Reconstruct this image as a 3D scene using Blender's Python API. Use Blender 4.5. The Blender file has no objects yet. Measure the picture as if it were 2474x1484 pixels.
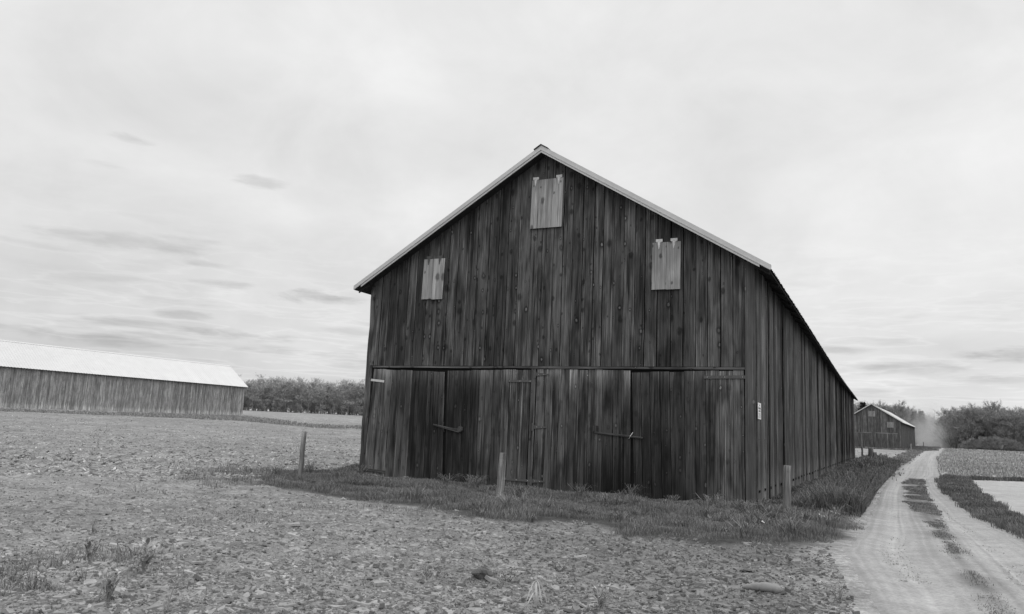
import bpy, math, random
import numpy as np
from mathutils import Matrix, Vector

# ------------------------------------------------------------------ camera, world, sun
scn = bpy.context.scene
COL = scn.collection
W0, H0 = 2473.0, 1484.0                       # measuring frame of the photograph
F0 = 1865.975
CR = np.array([0.99906596, -0.00671286, 0.04268651])
CU = np.array([-0.04321112, -0.15520518, 0.98693675])
CF = np.array([0.0, 0.98785945, 0.15535029])
EYE = np.array([0.0, 0.0, 1.6])
cam_d = bpy.data.cameras.new("camera")
cam = bpy.data.objects.new("camera", cam_d)
COL.objects.link(cam)
cam.matrix_world = Matrix(((CR[0], CU[0], -CF[0], 0), (CR[1], CU[1], -CF[1], 0), (CR[2], CU[2], -CF[2], 1.6), (0, 0, 0, 1)))
cam_d.sensor_width = 36.0
cam_d.lens = 36.0 * F0 / W0
cam_d.clip_start = 0.1
cam_d.clip_end = 6000
scn.camera = cam

SUN_EL, SUN_AZ = math.radians(58), math.radians(32)      # azimuth from +Y towards +X
world = bpy.data.worlds.new("World")
scn.world = world
world.use_nodes = True
wt = world.node_tree
wt.nodes.clear()


class NT:
    """tiny node-tree helper"""
    def __init__(s, tree): s.t = tree
    def n(s, typ, **kw):
        nd = s.t.nodes.new(typ)
        for k, v in kw.items():
            if k == 'ins':
                for kk, vv in v.items():
                    if hasattr(vv, 'is_linked') or isinstance(vv, bpy.types.NodeSocket): s.t.links.new(vv, nd.inputs[kk])
                    else: nd.inputs[kk].default_value = vv
            else: setattr(nd, k, v)
        return nd
    def m(s, op, a, b=None, c=None, clamp=False):
        nd = s.n('ShaderNodeMath', operation=op)
        nd.use_clamp = clamp
        for i, v in enumerate((a, b, c)):
            if v is None: continue
            if isinstance(v, bpy.types.NodeSocket): s.t.links.new(v, nd.inputs[i])
            else: nd.inputs[i].default_value = v
        return nd.outputs[0]
    def rng(s, v, a, b, c, d, smooth=True):
        nd = s.n('ShaderNodeMapRange', interpolation_type='SMOOTHSTEP' if smooth else 'LINEAR')
        s.t.links.new(v, nd.inputs['Value'])
        for k, x in zip(('From Min', 'From Max', 'To Min', 'To Max'), (a, b, c, d)): nd.inputs[k].default_value = x
        return nd.outputs[0]
    def noise(s, vec, scale=(1, 1, 1), detail=4, rough=.5, loc=(0, 0, 0), dist=0.0, dims='3D'):
        mp = s.n('ShaderNodeMapping'); mp.inputs['Scale'].default_value = scale; mp.inputs['Location'].default_value = loc
        s.t.links.new(vec, mp.inputs['Vector'])
        nz = s.n('ShaderNodeTexNoise', noise_dimensions=dims)
        nz.inputs['Scale'].default_value = 1; nz.inputs['Detail'].default_value = detail
        nz.inputs['Roughness'].default_value = rough; nz.inputs['Distortion'].default_value = dist
        s.t.links.new(mp.outputs[0], nz.inputs['Vector'])
        return nz.outputs['Fac']
    def grey(s, v):
        nd = s.n('ShaderNodeCombineColor')
        for i in range(3):
            if isinstance(v, bpy.types.NodeSocket): s.t.links.new(v, nd.inputs[i])
            else: nd.inputs[i].default_value = v
        return nd.outputs[0]
    def mix(s, f, a, b):
        nd = s.n('ShaderNodeMix', data_type='FLOAT')
        for i, v in ((0, f), (2, a), (3, b)):
            if isinstance(v, bpy.types.NodeSocket): s.t.links.new(v, nd.inputs[i])
            else: nd.inputs[i].default_value = v
        return nd.outputs[0]


w = NT(wt)
sky = w.n('ShaderNodeTexSky', sky_type='NISHITA', sun_disc=False, sun_elevation=SUN_EL, sun_rotation=SUN_AZ)
skybw = w.n('ShaderNodeRGBToBW', ins={0: sky.outputs[0]}).outputs[0]
tc = w.n('ShaderNodeTexCoord').outputs['Generated']
nrm = w.n('ShaderNodeVectorMath', operation='NORMALIZE', ins={0: tc}).outputs[0]
sp = w.n('ShaderNodeSeparateXYZ', ins={0: nrm})
dx, dy, dz = sp.outputs
zz = w.m('MAXIMUM', dz, 0.0)
den = w.m('ADD', zz, 0.10)
px = w.m('DIVIDE', dx, den)
py = w.m('DIVIDE', dy, den)
pv = w.n('ShaderNodeCombineXYZ', ins={0: px, 1: py, 2: 0.0}).outputs[0]
# layered overcast: broad soft billows overhead, thin dark stratocumulus bars low down
n_big = w.noise(pv, (.9, .9, 1), 5, .55, (3.1, 7.7, 0), .3)
n_mid = w.noise(nrm, (5.5, 5.5, 7.5), 5, .58, (1.3, 2.2, 4), .3)
azm = w.m('ARCTAN2', dx, dy)
hz = w.n('ShaderNodeCombineXYZ', ins={0: w.m('MULTIPLY', azm, 5.0), 1: w.m('MULTIPLY', w.m('LOGARITHM', w.m('ADD', zz, .06), 2.718), 6.5), 2: 0.0}).outputs[0]
n_bar = w.noise(hz, (1.9, 2.0, 1.0), 4, .52, (5.0, 0.4, 9.6), .15)
base = w.m('ADD', 0.845, w.m('MULTIPLY', w.m('SUBTRACT', n_big, .5), .34))
base = w.m('ADD', base, w.m('MULTIPLY', w.m('SUBTRACT', n_mid, .5), .30))
low = w.rng(dz, .02, .30, 1.0, 0.0)
left = w.rng(dx, -.05, -.60, 0.0, 1.0)
base = w.m('SUBTRACT', base, w.m('MULTIPLY', low, w.m('ADD', .09, w.m('MULTIPLY', left, .12))))
bar_amt = w.rng(dz, .03, .30, 1.0, 0.0)
bars = w.m('MULTIPLY', w.rng(n_bar, .57, .70, 0, 1), bar_amt)
base = w.m('SUBTRACT', base, w.m('MULTIPLY', bars, .11))
tops = w.m('MULTIPLY', w.rng(n_bar, .47, .53, 0, 1), w.rng(n_bar, .53, .57, 1, 0))
base = w.m('ADD', base, w.m('MULTIPLY', w.m('MULTIPLY', tops, bar_amt), .06))
# a few small dark lens clouds hanging below the deck
n_ed = w.noise(w.n('ShaderNodeCombineXYZ', ins={0: w.m('MULTIPLY', azm, 14.0), 1: w.m('MULTIPLY', dz, 60.0), 2: 0.0}).outputs[0], (1, 1, 1), 4, .6, (2, 5, 0), .2)
lens_sum = None
for lpx, lpy, lw, lh, la in ((320, 336, 42, 9, .07), (245, 400, 45, 8, .05), (625, 441, 60, 15, .10), (300, 582, 150, 22, .07), (440, 578, 70, 12, .06), (775, 722, 95, 17, .14), (530, 684, 60, 9, .08),
                             (500, 640, 50, 7, .06), (430, 760, 75, 11, .10), (280, 772, 110, 10, .06), (150, 812, 190, 14, .08), (560, 806, 130, 16, .09), (700, 850, 150, 12, .07), (840, 800, 90, 12, .07),
                             (2040, 848, 55, 9, .10), (2430, 860, 110, 16, .14), (2150, 892, 140, 15, .10), (2400, 915, 120, 9, .06)):
    v_ = (lpx - W0 / 2) / F0 * CR - (lpy - H0 / 2) / F0 * CU + CF
    v_ = v_ / np.linalg.norm(v_)
    a0, e0 = math.atan2(v_[0], v_[1]), float(v_[2])
    ua_ = w.m('MULTIPLY', w.m('SUBTRACT', azm, a0), F0 / lw); ue_ = w.m('MULTIPLY', w.m('SUBTRACT', w.m('ADD', dz, w.m('MULTIPLY', w.m('SUBTRACT', azm, a0), .01)), e0), F0 / lh)
    rr2 = w.m('ADD', w.m('ADD', w.m('MULTIPLY', ua_, ua_), w.m('MULTIPLY', ue_, ue_)), w.m('MULTIPLY', w.m('SUBTRACT', n_ed, .5), 5.5))
    t_ = w.rng(rr2, -.7, 1.5, la * 1.8, 0.0)
    lens_sum = t_ if lens_sum is None else w.m('MAXIMUM', lens_sum, t_)
base = w.m('SUBTRACT', base, lens_sum)
# overcast deck: brightest overhead, dimmer low down behind the viewer
back = w.rng(zz, .0, .95, .85, 2.5)
up_ = w.rng(zz, .55, .95, 1.0, 2.0)
base = w.m('MULTIPLY', base, w.mix(w.rng(dy, -.45, .40, 0.0, 1.0), back, up_))
cloud = w.m('MULTIPLY', base, 10.0)
skymix = w.mix(.90, skybw, cloud)
bg = w.n('ShaderNodeBackground', ins={'Color': w.grey(skymix), 'Strength': .1})
wo = w.n('ShaderNodeOutputWorld', ins={0: bg.outputs[0]})

sun_d = bpy.data.lights.new("sun", 'SUN')
sun_d.energy = 0.9
sun_d.angle = math.radians(14)
sun_d.color = (1, 1, 1)
sun = bpy.data.objects.new("sun", sun_d)
COL.objects.link(sun)
sdir = Vector((math.sin(SUN_AZ) * math.cos(SUN_EL), math.cos(SUN_AZ) * math.cos(SUN_EL), math.sin(SUN_EL)))
sun.rotation_euler = sdir.to_track_quat('Z', 'Y').to_euler()
sun.location = (0, 0, 60)
scn.view_settings.view_transform = 'Standard'
scn.view_settings.look = 'None'
scn.view_settings.exposure = 0.0
scn.view_settings.gamma = 1.0

# ------------------------------------------------------------------ helpers
rng = np.random.default_rng(11)
R = random.Random(5)


def tag(o, label=None, cat=None, group=None, kind=None):
    for k, v in (('label', label), ('category', cat), ('group', group), ('kind', kind)):
        if v: o[k] = v
    return o


def empty(name, loc, rz=0.0):
    o = bpy.data.objects.new(name, None)
    o.empty_display_size = .3
    COL.objects.link(o)
    o.location = loc
    o.rotation_euler = (0, 0, rz)
    return o


def attach(o, parent):
    if parent is not None: o.parent = parent
    return o


def mesh_np(name, V, faces, mats, parent=None, attrs=None, smooth=False, midx=None):
    """V (n,3) array; faces: list of index arrays each (m,k) with constant k"""
    me = bpy.data.meshes.new(name)
    V = np.asarray(V, dtype=np.float32)
    me.vertices.add(len(V))
    me.vertices.foreach_set('co', V.ravel())
    loops = np.concatenate([f.ravel() for f in faces]).astype(np.int32)
    tot = np.concatenate([np.full(len(f), f.shape[1], np.int32) for f in faces])
    st = np.concatenate([[0], np.cumsum(tot)[:-1]]).astype(np.int32)
    me.loops.add(len(loops))
    me.loops.foreach_set('vertex_index', loops)
    me.polygons.add(len(tot))
    me.polygons.foreach_set('loop_start', st)
    me.polygons.foreach_set('loop_total', tot)
    if midx is not None: me.polygons.foreach_set('material_index', np.asarray(midx, np.int32))
    me.polygons.foreach_set('use_smooth', np.full(len(tot), smooth))
    me.update(calc_edges=True)
    for k, a in (attrs or {}).items():
        a = np.asarray(a, np.float32)
        at = me.attributes.new(k, 'FLOAT' if a.ndim == 1 else 'FLOAT_VECTOR', 'POINT')
        at.data.foreach_set('value' if a.ndim == 1 else 'vector', a.ravel())
    for m_ in mats: me.materials.append(m_)
    o = bpy.data.objects.new(name, me)
    COL.objects.link(o)
    return attach(o, parent)


class MB:
    """collects solids with a wood coordinate (across, along, id) and a tone per vertex"""
    def __init__(s): s.v = []; s.f = []; s.mi = []; s.w = []; s.t = []
    def add(s, verts, faces, wco=None, tone=1.0, mi=0):
        b = len(s.v)
        s.v += [tuple(map(float, q)) for q in verts]
        s.f += [tuple(b + i for i in f) for f in faces]
        s.mi += [mi] * len(faces)
        n = len(verts)
        if wco is None: wco = [(q[0], q[2], q[1]) for q in verts]
        s.w += list(wco)
        s.t += list(tone) if hasattr(tone, '__len__') else [tone] * n
    def box(s, x0, x1, y0, y1, z0, z1, mi=0, tone=1.0, rid=None):
        if x0 > x1: x0, x1 = x1, x0
        if y0 > y1: y0, y1 = y1, y0
        if z0 > z1: z0, z1 = z1, z0
        V = [(x0, y0, z0), (x1, y0, z0), (x1, y1, z0), (x0, y1, z0), (x0, y0, z1), (x1, y0, z1), (x1, y1, z1), (x0, y1, z1)]
        Fc = [(3, 2, 1, 0), (4, 5, 6, 7), (0, 1, 5, 4), (1, 2, 6, 5), (2, 3, 7, 6), (3, 0, 4, 7)]
        r_ = rid if rid is not None else R.random() * 40
        d = (x1 - x0, y1 - y0, z1 - z0)
        if d[2] >= max(d[0], d[1]): wc = [(q[0] + q[1] + r_ * 7, q[2], r_) for q in V]
        elif d[0] >= d[1]: wc = [(q[2] + q[1] + r_ * 7, q[0], r_) for q in V]
        else: wc = [(q[2] + q[0] + r_ * 7, q[1], r_) for q in V]
        s.add(V, Fc, wc, tone, mi)
    def bar(s, p, q, wd, th, up=(0, -1, 0), mi=0, tone=1.0, w2=None):
        """flat bar from p to q, width wd (across), thickness th along up"""
        p, q, up = Vector(p), Vector(q), Vector(up).normalized()
        d = (q - p).normalized(); c = d.cross(up).normalized()
        w2 = wd if w2 is None else w2
        V = []
        for e, ww in ((p, wd), (q, w2)):
            for sx, sy in ((-1, 0), (1, 0), (1, 1), (-1, 1)): V.append(e + c * sx * ww / 2 + up * sy * th)
        Fc = [(0, 1, 2, 3), (7, 6, 5, 4), (0, 4, 5, 1), (1, 5, 6, 2), (2, 6, 7, 3), (3, 7, 4, 0)]
        r_ = R.random() * 40; L = (q - p).length
        wc = [((v - p).dot(c) + r_ * 7, (v - p).dot(d), r_) for v in V]
        s.add(V, Fc, wc, tone, mi)
    def tube(s, pts, rad, n=8, mi=0, tone=1.0, cap=True):
        b = []; V = []; wc = []; r_ = R.random() * 40
        pts = [Vector(q) for q in pts]
        L = 0
        for i, q in enumerate(pts):
            d = (pts[min(i + 1, len(pts) - 1)] - pts[max(i - 1, 0)]).normalized()
            a = d.orthogonal().normalized() if abs(d.z) < .9 else d.cross(Vector((0, 1, 0))).normalized()
            bb = d.cross(a)
            rr = rad[i] if hasattr(rad, '__len__') else rad
            if i: L += (q - pts[i - 1]).length
            for k in range(n):
                t = 2 * math.pi * k / n
                V.append(q + (a * math.cos(t) + bb * math.sin(t)) * rr)
                wc.append((k / n * 2 * math.pi * rr + r_ * 7, L, r_))
        Fc = []
        for i in range(len(pts) - 1):
            for k in range(n):
                Fc.append((i * n + k, i * n + (k + 1) % n, (i + 1) * n + (k + 1) % n, (i + 1) * n + k))
        if cap:
            Fc.append(tuple(range(n))[::-1]); Fc.append(tuple((len(pts) - 1) * n + k for k in range(n)))
        s.add(V, Fc, wc, tone, mi)
    def build(s, name, mats, parent=None, smooth=False):
        if not isinstance(mats, (list, tuple)): mats = [mats]
        me = bpy.data.meshes.new(name)
        me.from_pydata(s.v, [], s.f)
        me.polygons.foreach_set('material_index', np.array(s.mi, np.int32))
        if smooth: me.polygons.foreach_set('use_smooth', np.ones(len(s.f), bool))
        a = me.attributes.new('wco', 'FLOAT_VECTOR', 'POINT'); a.data.foreach_set('vector', np.array(s.w, np.float32).ravel())
        a = me.attributes.new('tone', 'FLOAT', 'POINT'); a.data.foreach_set('value', np.array(s.t, np.float32))
        for m_ in mats: me.materials.append(m_)
        me.update()
        o = bpy.data.objects.new(name, me)
        COL.objects.link(o)
        return attach(o, parent)


# value noise (numpy) used for relief and for patchy planting
_PT = np.random.default_rng(3).random((512, 512)).astype(np.float32)


def vnoise(x, y):
    xi = np.floor(x).astype(int); yi = np.floor(y).astype(int)
    fx = x - xi; fy = y - yi
    fx = fx * fx * (3 - 2 * fx); fy = fy * fy * (3 - 2 * fy)
    g = lambda i, j: _PT[i % 512, j % 512]
    a = g(xi, yi) * (1 - fx) + g(xi + 1, yi) * fx
    b = g(xi, yi + 1) * (1 - fx) + g(xi + 1, yi + 1) * fx
    return a * (1 - fy) + b * fy


def fbm(x, y, o=3):
    s = 0; a = .5; t = 0
    for i in range(o):
        s = s + a * vnoise(x * 2 ** i + 17.3 * i, y * 2 ** i + 5.1 * i); t += a; a *= .5
    return s / t


def sstep(x, a, b):
    t = np.clip((x - a) / (b - a), 0, 1)
    return t * t * (3 - 2 * t)


LD, LZ = [0, 10, 25, 60, 100, 158, 200, 260, 330, 500, 1500], [0, 0, -.17, .25, .95, 1.88, 2.6, 3.68, 4.4, 5.5, 8]
RD, RZ = [0, 10, 25, 50, 75, 100, 150, 188, 215, 238, 260, 300, 500, 1500], [0, 0, -.17, -.12, 0, .1, .43, .64, 1.08, 1.4, 1.42, 1.45, 1.6, 4]


def base_z(x, y):
    x = np.asarray(x, float); y = np.asarray(y, float)
    d = np.hypot(x, y); az = np.degrees(np.arctan2(x, y))
    k = sstep(az, -8, 22)
    z = np.interp(d, LD, LZ) * (1 - k) + np.interp(d, RD, RZ) * k
    return z * sstep(np.cos(np.radians(az)), -.3, .5)


def G(px, py, dmax=900.0):
    """the ground point seen at pixel (px, py) of the measuring frame"""
    d = (px - W0 / 2) / F0 * CR - (py - H0 / 2) / F0 * CU + CF
    d = d / np.linalg.norm(d)
    t = np.geomspace(2, dmax, 1500)
    P = EYE + t[:, None] * d
    h = P[:, 2] - base_z(P[:, 0], P[:, 1])
    i = np.argmax(h < 0)
    if h[i] >= 0: return (float(P[-1, 0]), float(P[-1, 1]))
    f = h[i - 1] / (h[i - 1] - h[i])
    q = P[i - 1] + (P[i] - P[i - 1]) * f
    return (float(q[0]), float(q[1]))


def Gz(px, py):
    x, y = G(px, py)
    return (x, y, float(base_z(x, y)))


def at(px, D):
    """ground point at distance D in the direction of column px on the horizon"""
    d = (px - W0 / 2) / F0 * CR + CF
    d[2] = 0
    d = d / np.linalg.norm(d)
    x, y = d[0] * D, d[1] * D
    return (float(x), float(y), float(base_z(x, y)))


def inpoly(x, y, P):
    P = np.asarray(P); ins = np.zeros(x.shape, bool)
    n = len(P)
    for i in range(n):
        x0, y0 = P[i]; x1, y1 = P[(i + 1) % n]
        c = ((y0 > y) != (y1 > y))
        if y1 != y0: ins ^= c & (x < (x1 - x0) * (y - y0) / (y1 - y0) + x0)
    return ins


def sdist(x, y, P):
    """signed distance, positive inside"""
    P = np.asarray(P); d = np.full(x.shape, 1e9); n = len(P)
    for i in range(n):
        a = P[i]; b = P[(i + 1) % n]; e = b - a; L = e @ e + 1e-9
        t = np.clip(((x - a[0]) * e[0] + (y - a[1]) * e[1]) / L, 0, 1)
        d = np.minimum(d, np.hypot(x - a[0] - t * e[0], y - a[1] - t * e[1]))
    return np.where(inpoly(x, y, P), d, -d)


# ------------------------------------------------------------------ materials
def new_mat(name):
    m_ = bpy.data.materials.new(name); m_.use_nodes = True
    m_.node_tree.nodes.clear()
    k = NT(m_.node_tree)
    b = k.n('ShaderNodeBsdfPrincipled')
    k.n('ShaderNodeOutputMaterial', ins={0: b.outputs[0]})
    b.inputs['Roughness'].default_value = .85
    b.inputs['Specular IOR Level'].default_value = .25
    return m_, k, b


def wood(name, alb, grain=1.0, knots=1.0, stain=.5, bump=.6, core_=1.0):
    m_, k, b = new_mat(name)
    wc = k.n('ShaderNodeAttribute', attribute_name='wco').outputs['Vector']
    tone = k.n('ShaderNodeAttribute', attribute_name='tone').outputs['Fac']
    fine = k.noise(wc, (70, 1.6, 1), 4, .6)
    med = k.noise(wc, (34, .7, 1), 5, .65, (2, 3, 0), .5)
    blot = k.noise(wc, (3.2, .7, 1), 3, .55, (9, 1, 0), .3)
    vert = k.noise(wc, (38, .30, 1), 4, .65, (4, 8, 0), .25)
    g = k.m('ADD', .45, k.m('MULTIPLY', k.rng(fine, .3, .7, 0, 1, False), .55 * grain))
    g = k.m('MULTIPLY', g, k.rng(med, .28, .72, 1 - .42 * grain, 1 + .42 * grain, False))
    g = k.m('MULTIPLY', g, k.rng(blot, .32, .66, 1 - stain, 1 + stain * .7))
    crack = k.rng(vert, .34, .42, .22, 1.0)
    g = k.m('MULTIPLY', g, crack)
    drip = k.noise(wc, (7.5, .28, 1), 4, .6, (14, 3, 0), .15)
    g = k.m('MULTIPLY', g, k.rng(drip, .52, .64, 1.0, 1 - .58 * grain))
    lite = k.m('MULTIPLY', k.rng(vert, .59, .66, 0, 1.6 * grain), k.rng(blot, .35, .6, .2, 1))
    g = k.m('ADD', g, lite)
    # knots
    warp = k.n('ShaderNodeTexNoise'); warp.inputs['Scale'].default_value = 9; warp.inputs['Detail'].default_value = 3
    k.t.links.new(wc, warp.inputs['Vector'])
    wv = k.n('ShaderNodeVectorMath', operation='SCALE', ins={0: warp.outputs['Color'], 'Scale': .06})
    wadd = k.n('ShaderNodeVectorMath', operation='ADD', ins={0: wc, 1: wv.outputs[0]})
    mp = k.n('ShaderNodeMapping'); mp.inputs['Scale'].default_value = (4.2, 2.6, 1)
    k.t.links.new(wadd.outputs[0], mp.inputs['Vector'])
    vo = k.n('ShaderNodeTexVoronoi', voronoi_dimensions='2D', feature='F1'); vo.inputs['Scale'].default_value = 1; vo.inputs['Randomness'].default_value = .9
    k.t.links.new(mp.outputs[0], vo.inputs['Vector'])
    d = vo.outputs['Distance']
    sel = k.n('ShaderNodeSeparateColor', ins={0: vo.outputs['Color']})
    has = k.rng(sel.outputs[0], .60, .62, 0, knots)
    size = k.m('ADD', .05, k.m('MULTIPLY', k.m('POWER', sel.outputs[1], 2.5), .14))
    rel = k.m('DIVIDE', d, size)
    halo = k.m('MULTIPLY', k.rng(rel, 1.0, 2.6, 1, 0), has)
    core = k.m('MULTIPLY', k.rng(rel, .55, .95, 1, 0), has)
    g = k.m('MULTIPLY', g, k.m('SUBTRACT', 1.0, k.m('MULTIPLY', halo, .62)))
    corev = k.m('MULTIPLY', core, k.rng(sel.outputs[2], .45, .8, .0, 2.2 * core_))
    g = k.m('ADD', g, corev)
    col = k.m('MULTIPLY', k.m('MULTIPLY', g, tone), alb)
    k.t.links.new(k.grey(col), b.inputs['Base Color'])
    hgt = k.m('ADD', k.m('MULTIPLY', g, .5), k.m('MULTIPLY', core, .8))
    bp = k.n('ShaderNodeBump', ins={'Strength': bump, 'Distance': .012, 'Height': hgt})
    k.t.links.new(bp.outputs[0], b.inputs['Normal'])
    return m_


def plain(name, alb, rough=.8, metal=0.0, var=.25, scale=6.0, tone=False, spec=.25, bump=0.0):
    m_, k, b = new_mat(name)
    oc = k.n('ShaderNodeTexCoord').outputs['Object']
    nz = k.noise(oc, (scale,) * 3, 5, .6)
    c = k.m('MULTIPLY', k.rng(nz, .25, .75, 1 - var, 1 + var, False), alb)
    if tone: c = k.m('MULTIPLY', c, k.n('ShaderNodeAttribute', attribute_name='tone').outputs['Fac'])
    k.t.links.new(k.grey(c), b.inputs['Base Color'])
    b.inputs['Roughness'].default_value = rough
    b.inputs['Metallic'].default_value = metal
    b.inputs['Specular IOR Level'].default_value = spec
    if bump:
        bp = k.n('ShaderNodeBump', ins={'Strength': bump, 'Distance': .02, 'Height': nz})
        k.t.links.new(bp.outputs[0], b.inputs['Normal'])
    return m_


M_WOOD = wood('weathered_dark_boards', .090, 1.15, 1.0, .5, .6, .6)
M_DOOR = wood('stained_door_boards', .082, 1.1, .55, .55)
M_SIDE = wood('side_wall_boards', .115, 1.0, .3, .35)
M_SHUT = wood('pale_shutter_boards', .56, .45, 1.0, .2, .35, 0.0)
M_GREYWOOD = wood('grey_barn_boards', .42, .8, .35, .25, .6, .3)  # lighter boards, with the left side's haze-like fade put into the colour
M_FARWOOD = wood('distant_barn_boards', .16, .7, .3, .3)
M_POST = wood('post_wood', .34, .9, .25, .35, 1.0)
M_CORNER = wood("corner_trim_board", .17, .35, .25, .2)
M_DARK = plain('dark_interior', .012, .95)
M_SHEATH = plain('roof_sheathing', .035, .9, var=.4)
M_ROOF = plain('galvanised_roof', .62, .42, .25, .12, 1.2, spec=.4)
M_ROOFL = plain('pale_roof', .50, .45, .1, .06, .6, spec=.4)
M_TRIM = plain('rake_trim_metal', .50, .5, .1, .1, 3.0, spec=.4)
M_CAP = plain('dark_ridge_metal', .05, .6, .2)
M_IRON = plain('rusty_iron', .10, .7, .2, .35, 30)
M_GALV = plain('galvanised_hinge', .55, .5, .2, .3, 30)
M_SIGN = plain('sign_plate', .80, .5, 0, .04)
M_INK = plain('sign_ink', .16, .7)
M_CONC = plain('footing_concrete', .38, .9, var=.2, bump=.4)
M_GRASS = plain('grass_blades', .17, .75, var=.3, scale=.6, tone=True, spec=.3)
M_FLAKE = plain('shale_flakes', .30, .8, var=.22, scale=14, tone=True, spec=.25, bump=.5)
M_BARK = plain('tree_bark', .13, .9, var=.3, scale=.8, tone=True)
M_BARKL = plain('haze_faded_bark', .26, .9, var=.3, scale=.8, tone=True)  # bark lightened: the left wood's haze-like fade is put into its colour
M_TWIG = plain('tree_twigs', .24, .9, var=.4, scale=.35, tone=True)
M_TWIGL = plain('haze_faded_twigs', .34, .9, var=.4, scale=.35, tone=True)  # twig colour carries the same painted fade
M_NEEDLE = plain('evergreen_needles', .035, .9, var=.4, scale=.6, tone=True)
M_WEED = plain('weed_leaf', .27, .8, var=.3, scale=12, tone=True)
M_DRY = plain('dry_stalk', .48, .8, var=.2, scale=20, tone=True)
M_CLOD = plain('pale_clod', .22, .85, var=.18, scale=9, bump=.4)
M_DCLOD = plain('dark_clod', .09, .9, var=.3, scale=12, bump=.8)
M_PAPER = plain('white_scrap', .50, .7, var=.08)
M_VAN = plain('van_paint', .62, .4, 0, .05)
M_GLASS = plain('dark_glass', .03, .1, 0, .05, spec=.6)
M_RUB = plain('tyre_rubber', .03, .9)


def ground_mat():
    m_, k, b = new_mat('stony_field')
    pos = k.n('ShaderNodeNewGeometry').outputs['Position']
    veg = k.n('ShaderNodeAttribute', attribute_name='veg').outputs['Fac']
    zone = k.n('ShaderNodeAttribute', attribute_name='zone').outputs['Fac']
    wet = k.n('ShaderNodeAttribute', attribute_name='wet').outputs['Fac']
    a = k.noise(pos, (.12, .12, .12), 4, .55)
    c = k.noise(pos, (1.1, 1.1, 1.1), 5, .6, (4, 4, 4))
    d = k.noise(pos, (9, 9, 9), 6, .65, (1, 7, 2))
    e = k.noise(pos, (42, 42, 42), 4, .7, (3, 0, 2))
    v = k.m('MULTIPLY', k.rng(a, .3, .7, .86, 1.14), k.rng(c, .25, .75, .72, 1.28))
    v = k.m('MULTIPLY', v, k.rng(d, .25, .75, .62, 1.36))
    v = k.m('MULTIPLY', v, k.rng(e, .25, .75, .7, 1.3))
    vo = k.n('ShaderNodeTexVoronoi', feature='F1'); vo.inputs['Scale'].default_value = 11
    k.t.links.new(pos, vo.inputs['Vector'])
    cell = k.n('ShaderNodeSeparateColor', ins={0: vo.outputs['Color']}).outputs[0]
    chip = k.m('MULTIPLY', k.rng(cell, .72, .8, 0, 1), k.rng(vo.outputs['Distance'], .25, .4, 1, 0))
    base = k.m('ADD', .195, k.m('MULTIPLY', zone, .03))
    base = k.m('MULTIPLY', base, k.m('SUBTRACT', 1.0, k.m('MULTIPLY', wet, .48)))
    v = k.m('MULTIPLY', v, base)
    v = k.m('ADD', v, k.m('MULTIPLY', k.m('MULTIPLY', chip, .11), k.m('SUBTRACT', 1.0, veg)))
    v = k.m('MULTIPLY', v, k.m('SUBTRACT', 1.0, k.m('MULTIPLY', veg, .66)))
    k.t.links.new(k.grey(v), b.inputs['Base Color'])
    b.inputs['Roughness'].default_value = .95
    hg = k.m('ADD', k.m('MULTIPLY', d, 1.0), k.m('ADD', k.m('MULTIPLY', e, .45), k.m('MULTIPLY', chip, .25)))
    bp = k.n('ShaderNodeBump', ins={'Strength': .6, 'Distance': .05, 'Height': hg})
    k.t.links.new(bp.outputs[0], b.inputs['Normal'])
    return m_


def road_mat(name, alb, tracks=True):
    m_, k, b = new_mat(name)
    pos = k.n('ShaderNodeNewGeometry').outputs['Position']
    uu = k.n('ShaderNodeAttribute', attribute_name='rut').outputs['Fac']
    a = k.noise(pos, (.35, .35, .35), 4, .6)
    c = k.noise(pos, (2.4, 2.4, 2.4), 5, .65, (4, 4, 4))
    d = k.noise(pos, (22, 22, 22), 5, .7, (1, 7, 2))
    v = k.m('MULTIPLY', k.rng(a, .3, .7, .92, 1.07), k.rng(c, .25, .75, .86, 1.12))
    v = k.m('MULTIPLY', v, k.rng(d, .25, .75, .78, 1.22))
    v = k.m('MULTIPLY', v, uu)
    k.t.links.new(k.grey(k.m('MULTIPLY', v, alb)), b.inputs['Base Color'])
    b.inputs['Roughness'].default_value = .95
    bp = k.n('ShaderNodeBump', ins={'Strength': .7, 'Distance': .03, 'Height': k.m('ADD', c, k.m('MULTIPLY', d, .6))})
    k.t.links.new(bp.outputs[0], b.inputs['Normal'])
    return m_


M_GROUND = ground_mat()
M_ROAD = road_mat('dusty_gravel', .305)
M_BARE = road_mat('raked_bare_soil', .33)

# ------------------------------------------------------------------ zones on the ground
zp = lambda L: [(1996.4 + .4356 * a, 837.2 + .4356 * b) for a, b in L]      # inset of the road corner -> frame
gp = lambda L: np.array([G(*q) for q in L])
ROAD_L = zp([(330, 1750), (262, 1484), (190, 1330), (120, 1220), (72, 1130), (110, 1070), (165, 1030), (215, 950), (260, 880), (300, 800), (345, 745),
             (380, 708), (415, 665), (460, 630), (500, 600), (540, 568)])
ROAD_R = zp([(652, 568), (640, 592), (612, 617), (618, 650), (638, 715), (600, 745), (630, 795), (690, 845), (780, 905), (860, 965), (960, 1010),
             (1094, 1075), (1300, 1180), (1600, 1400), (1900, 1750)])
rl, rr = gp(ROAD_L), gp(ROAD_R)
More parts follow.
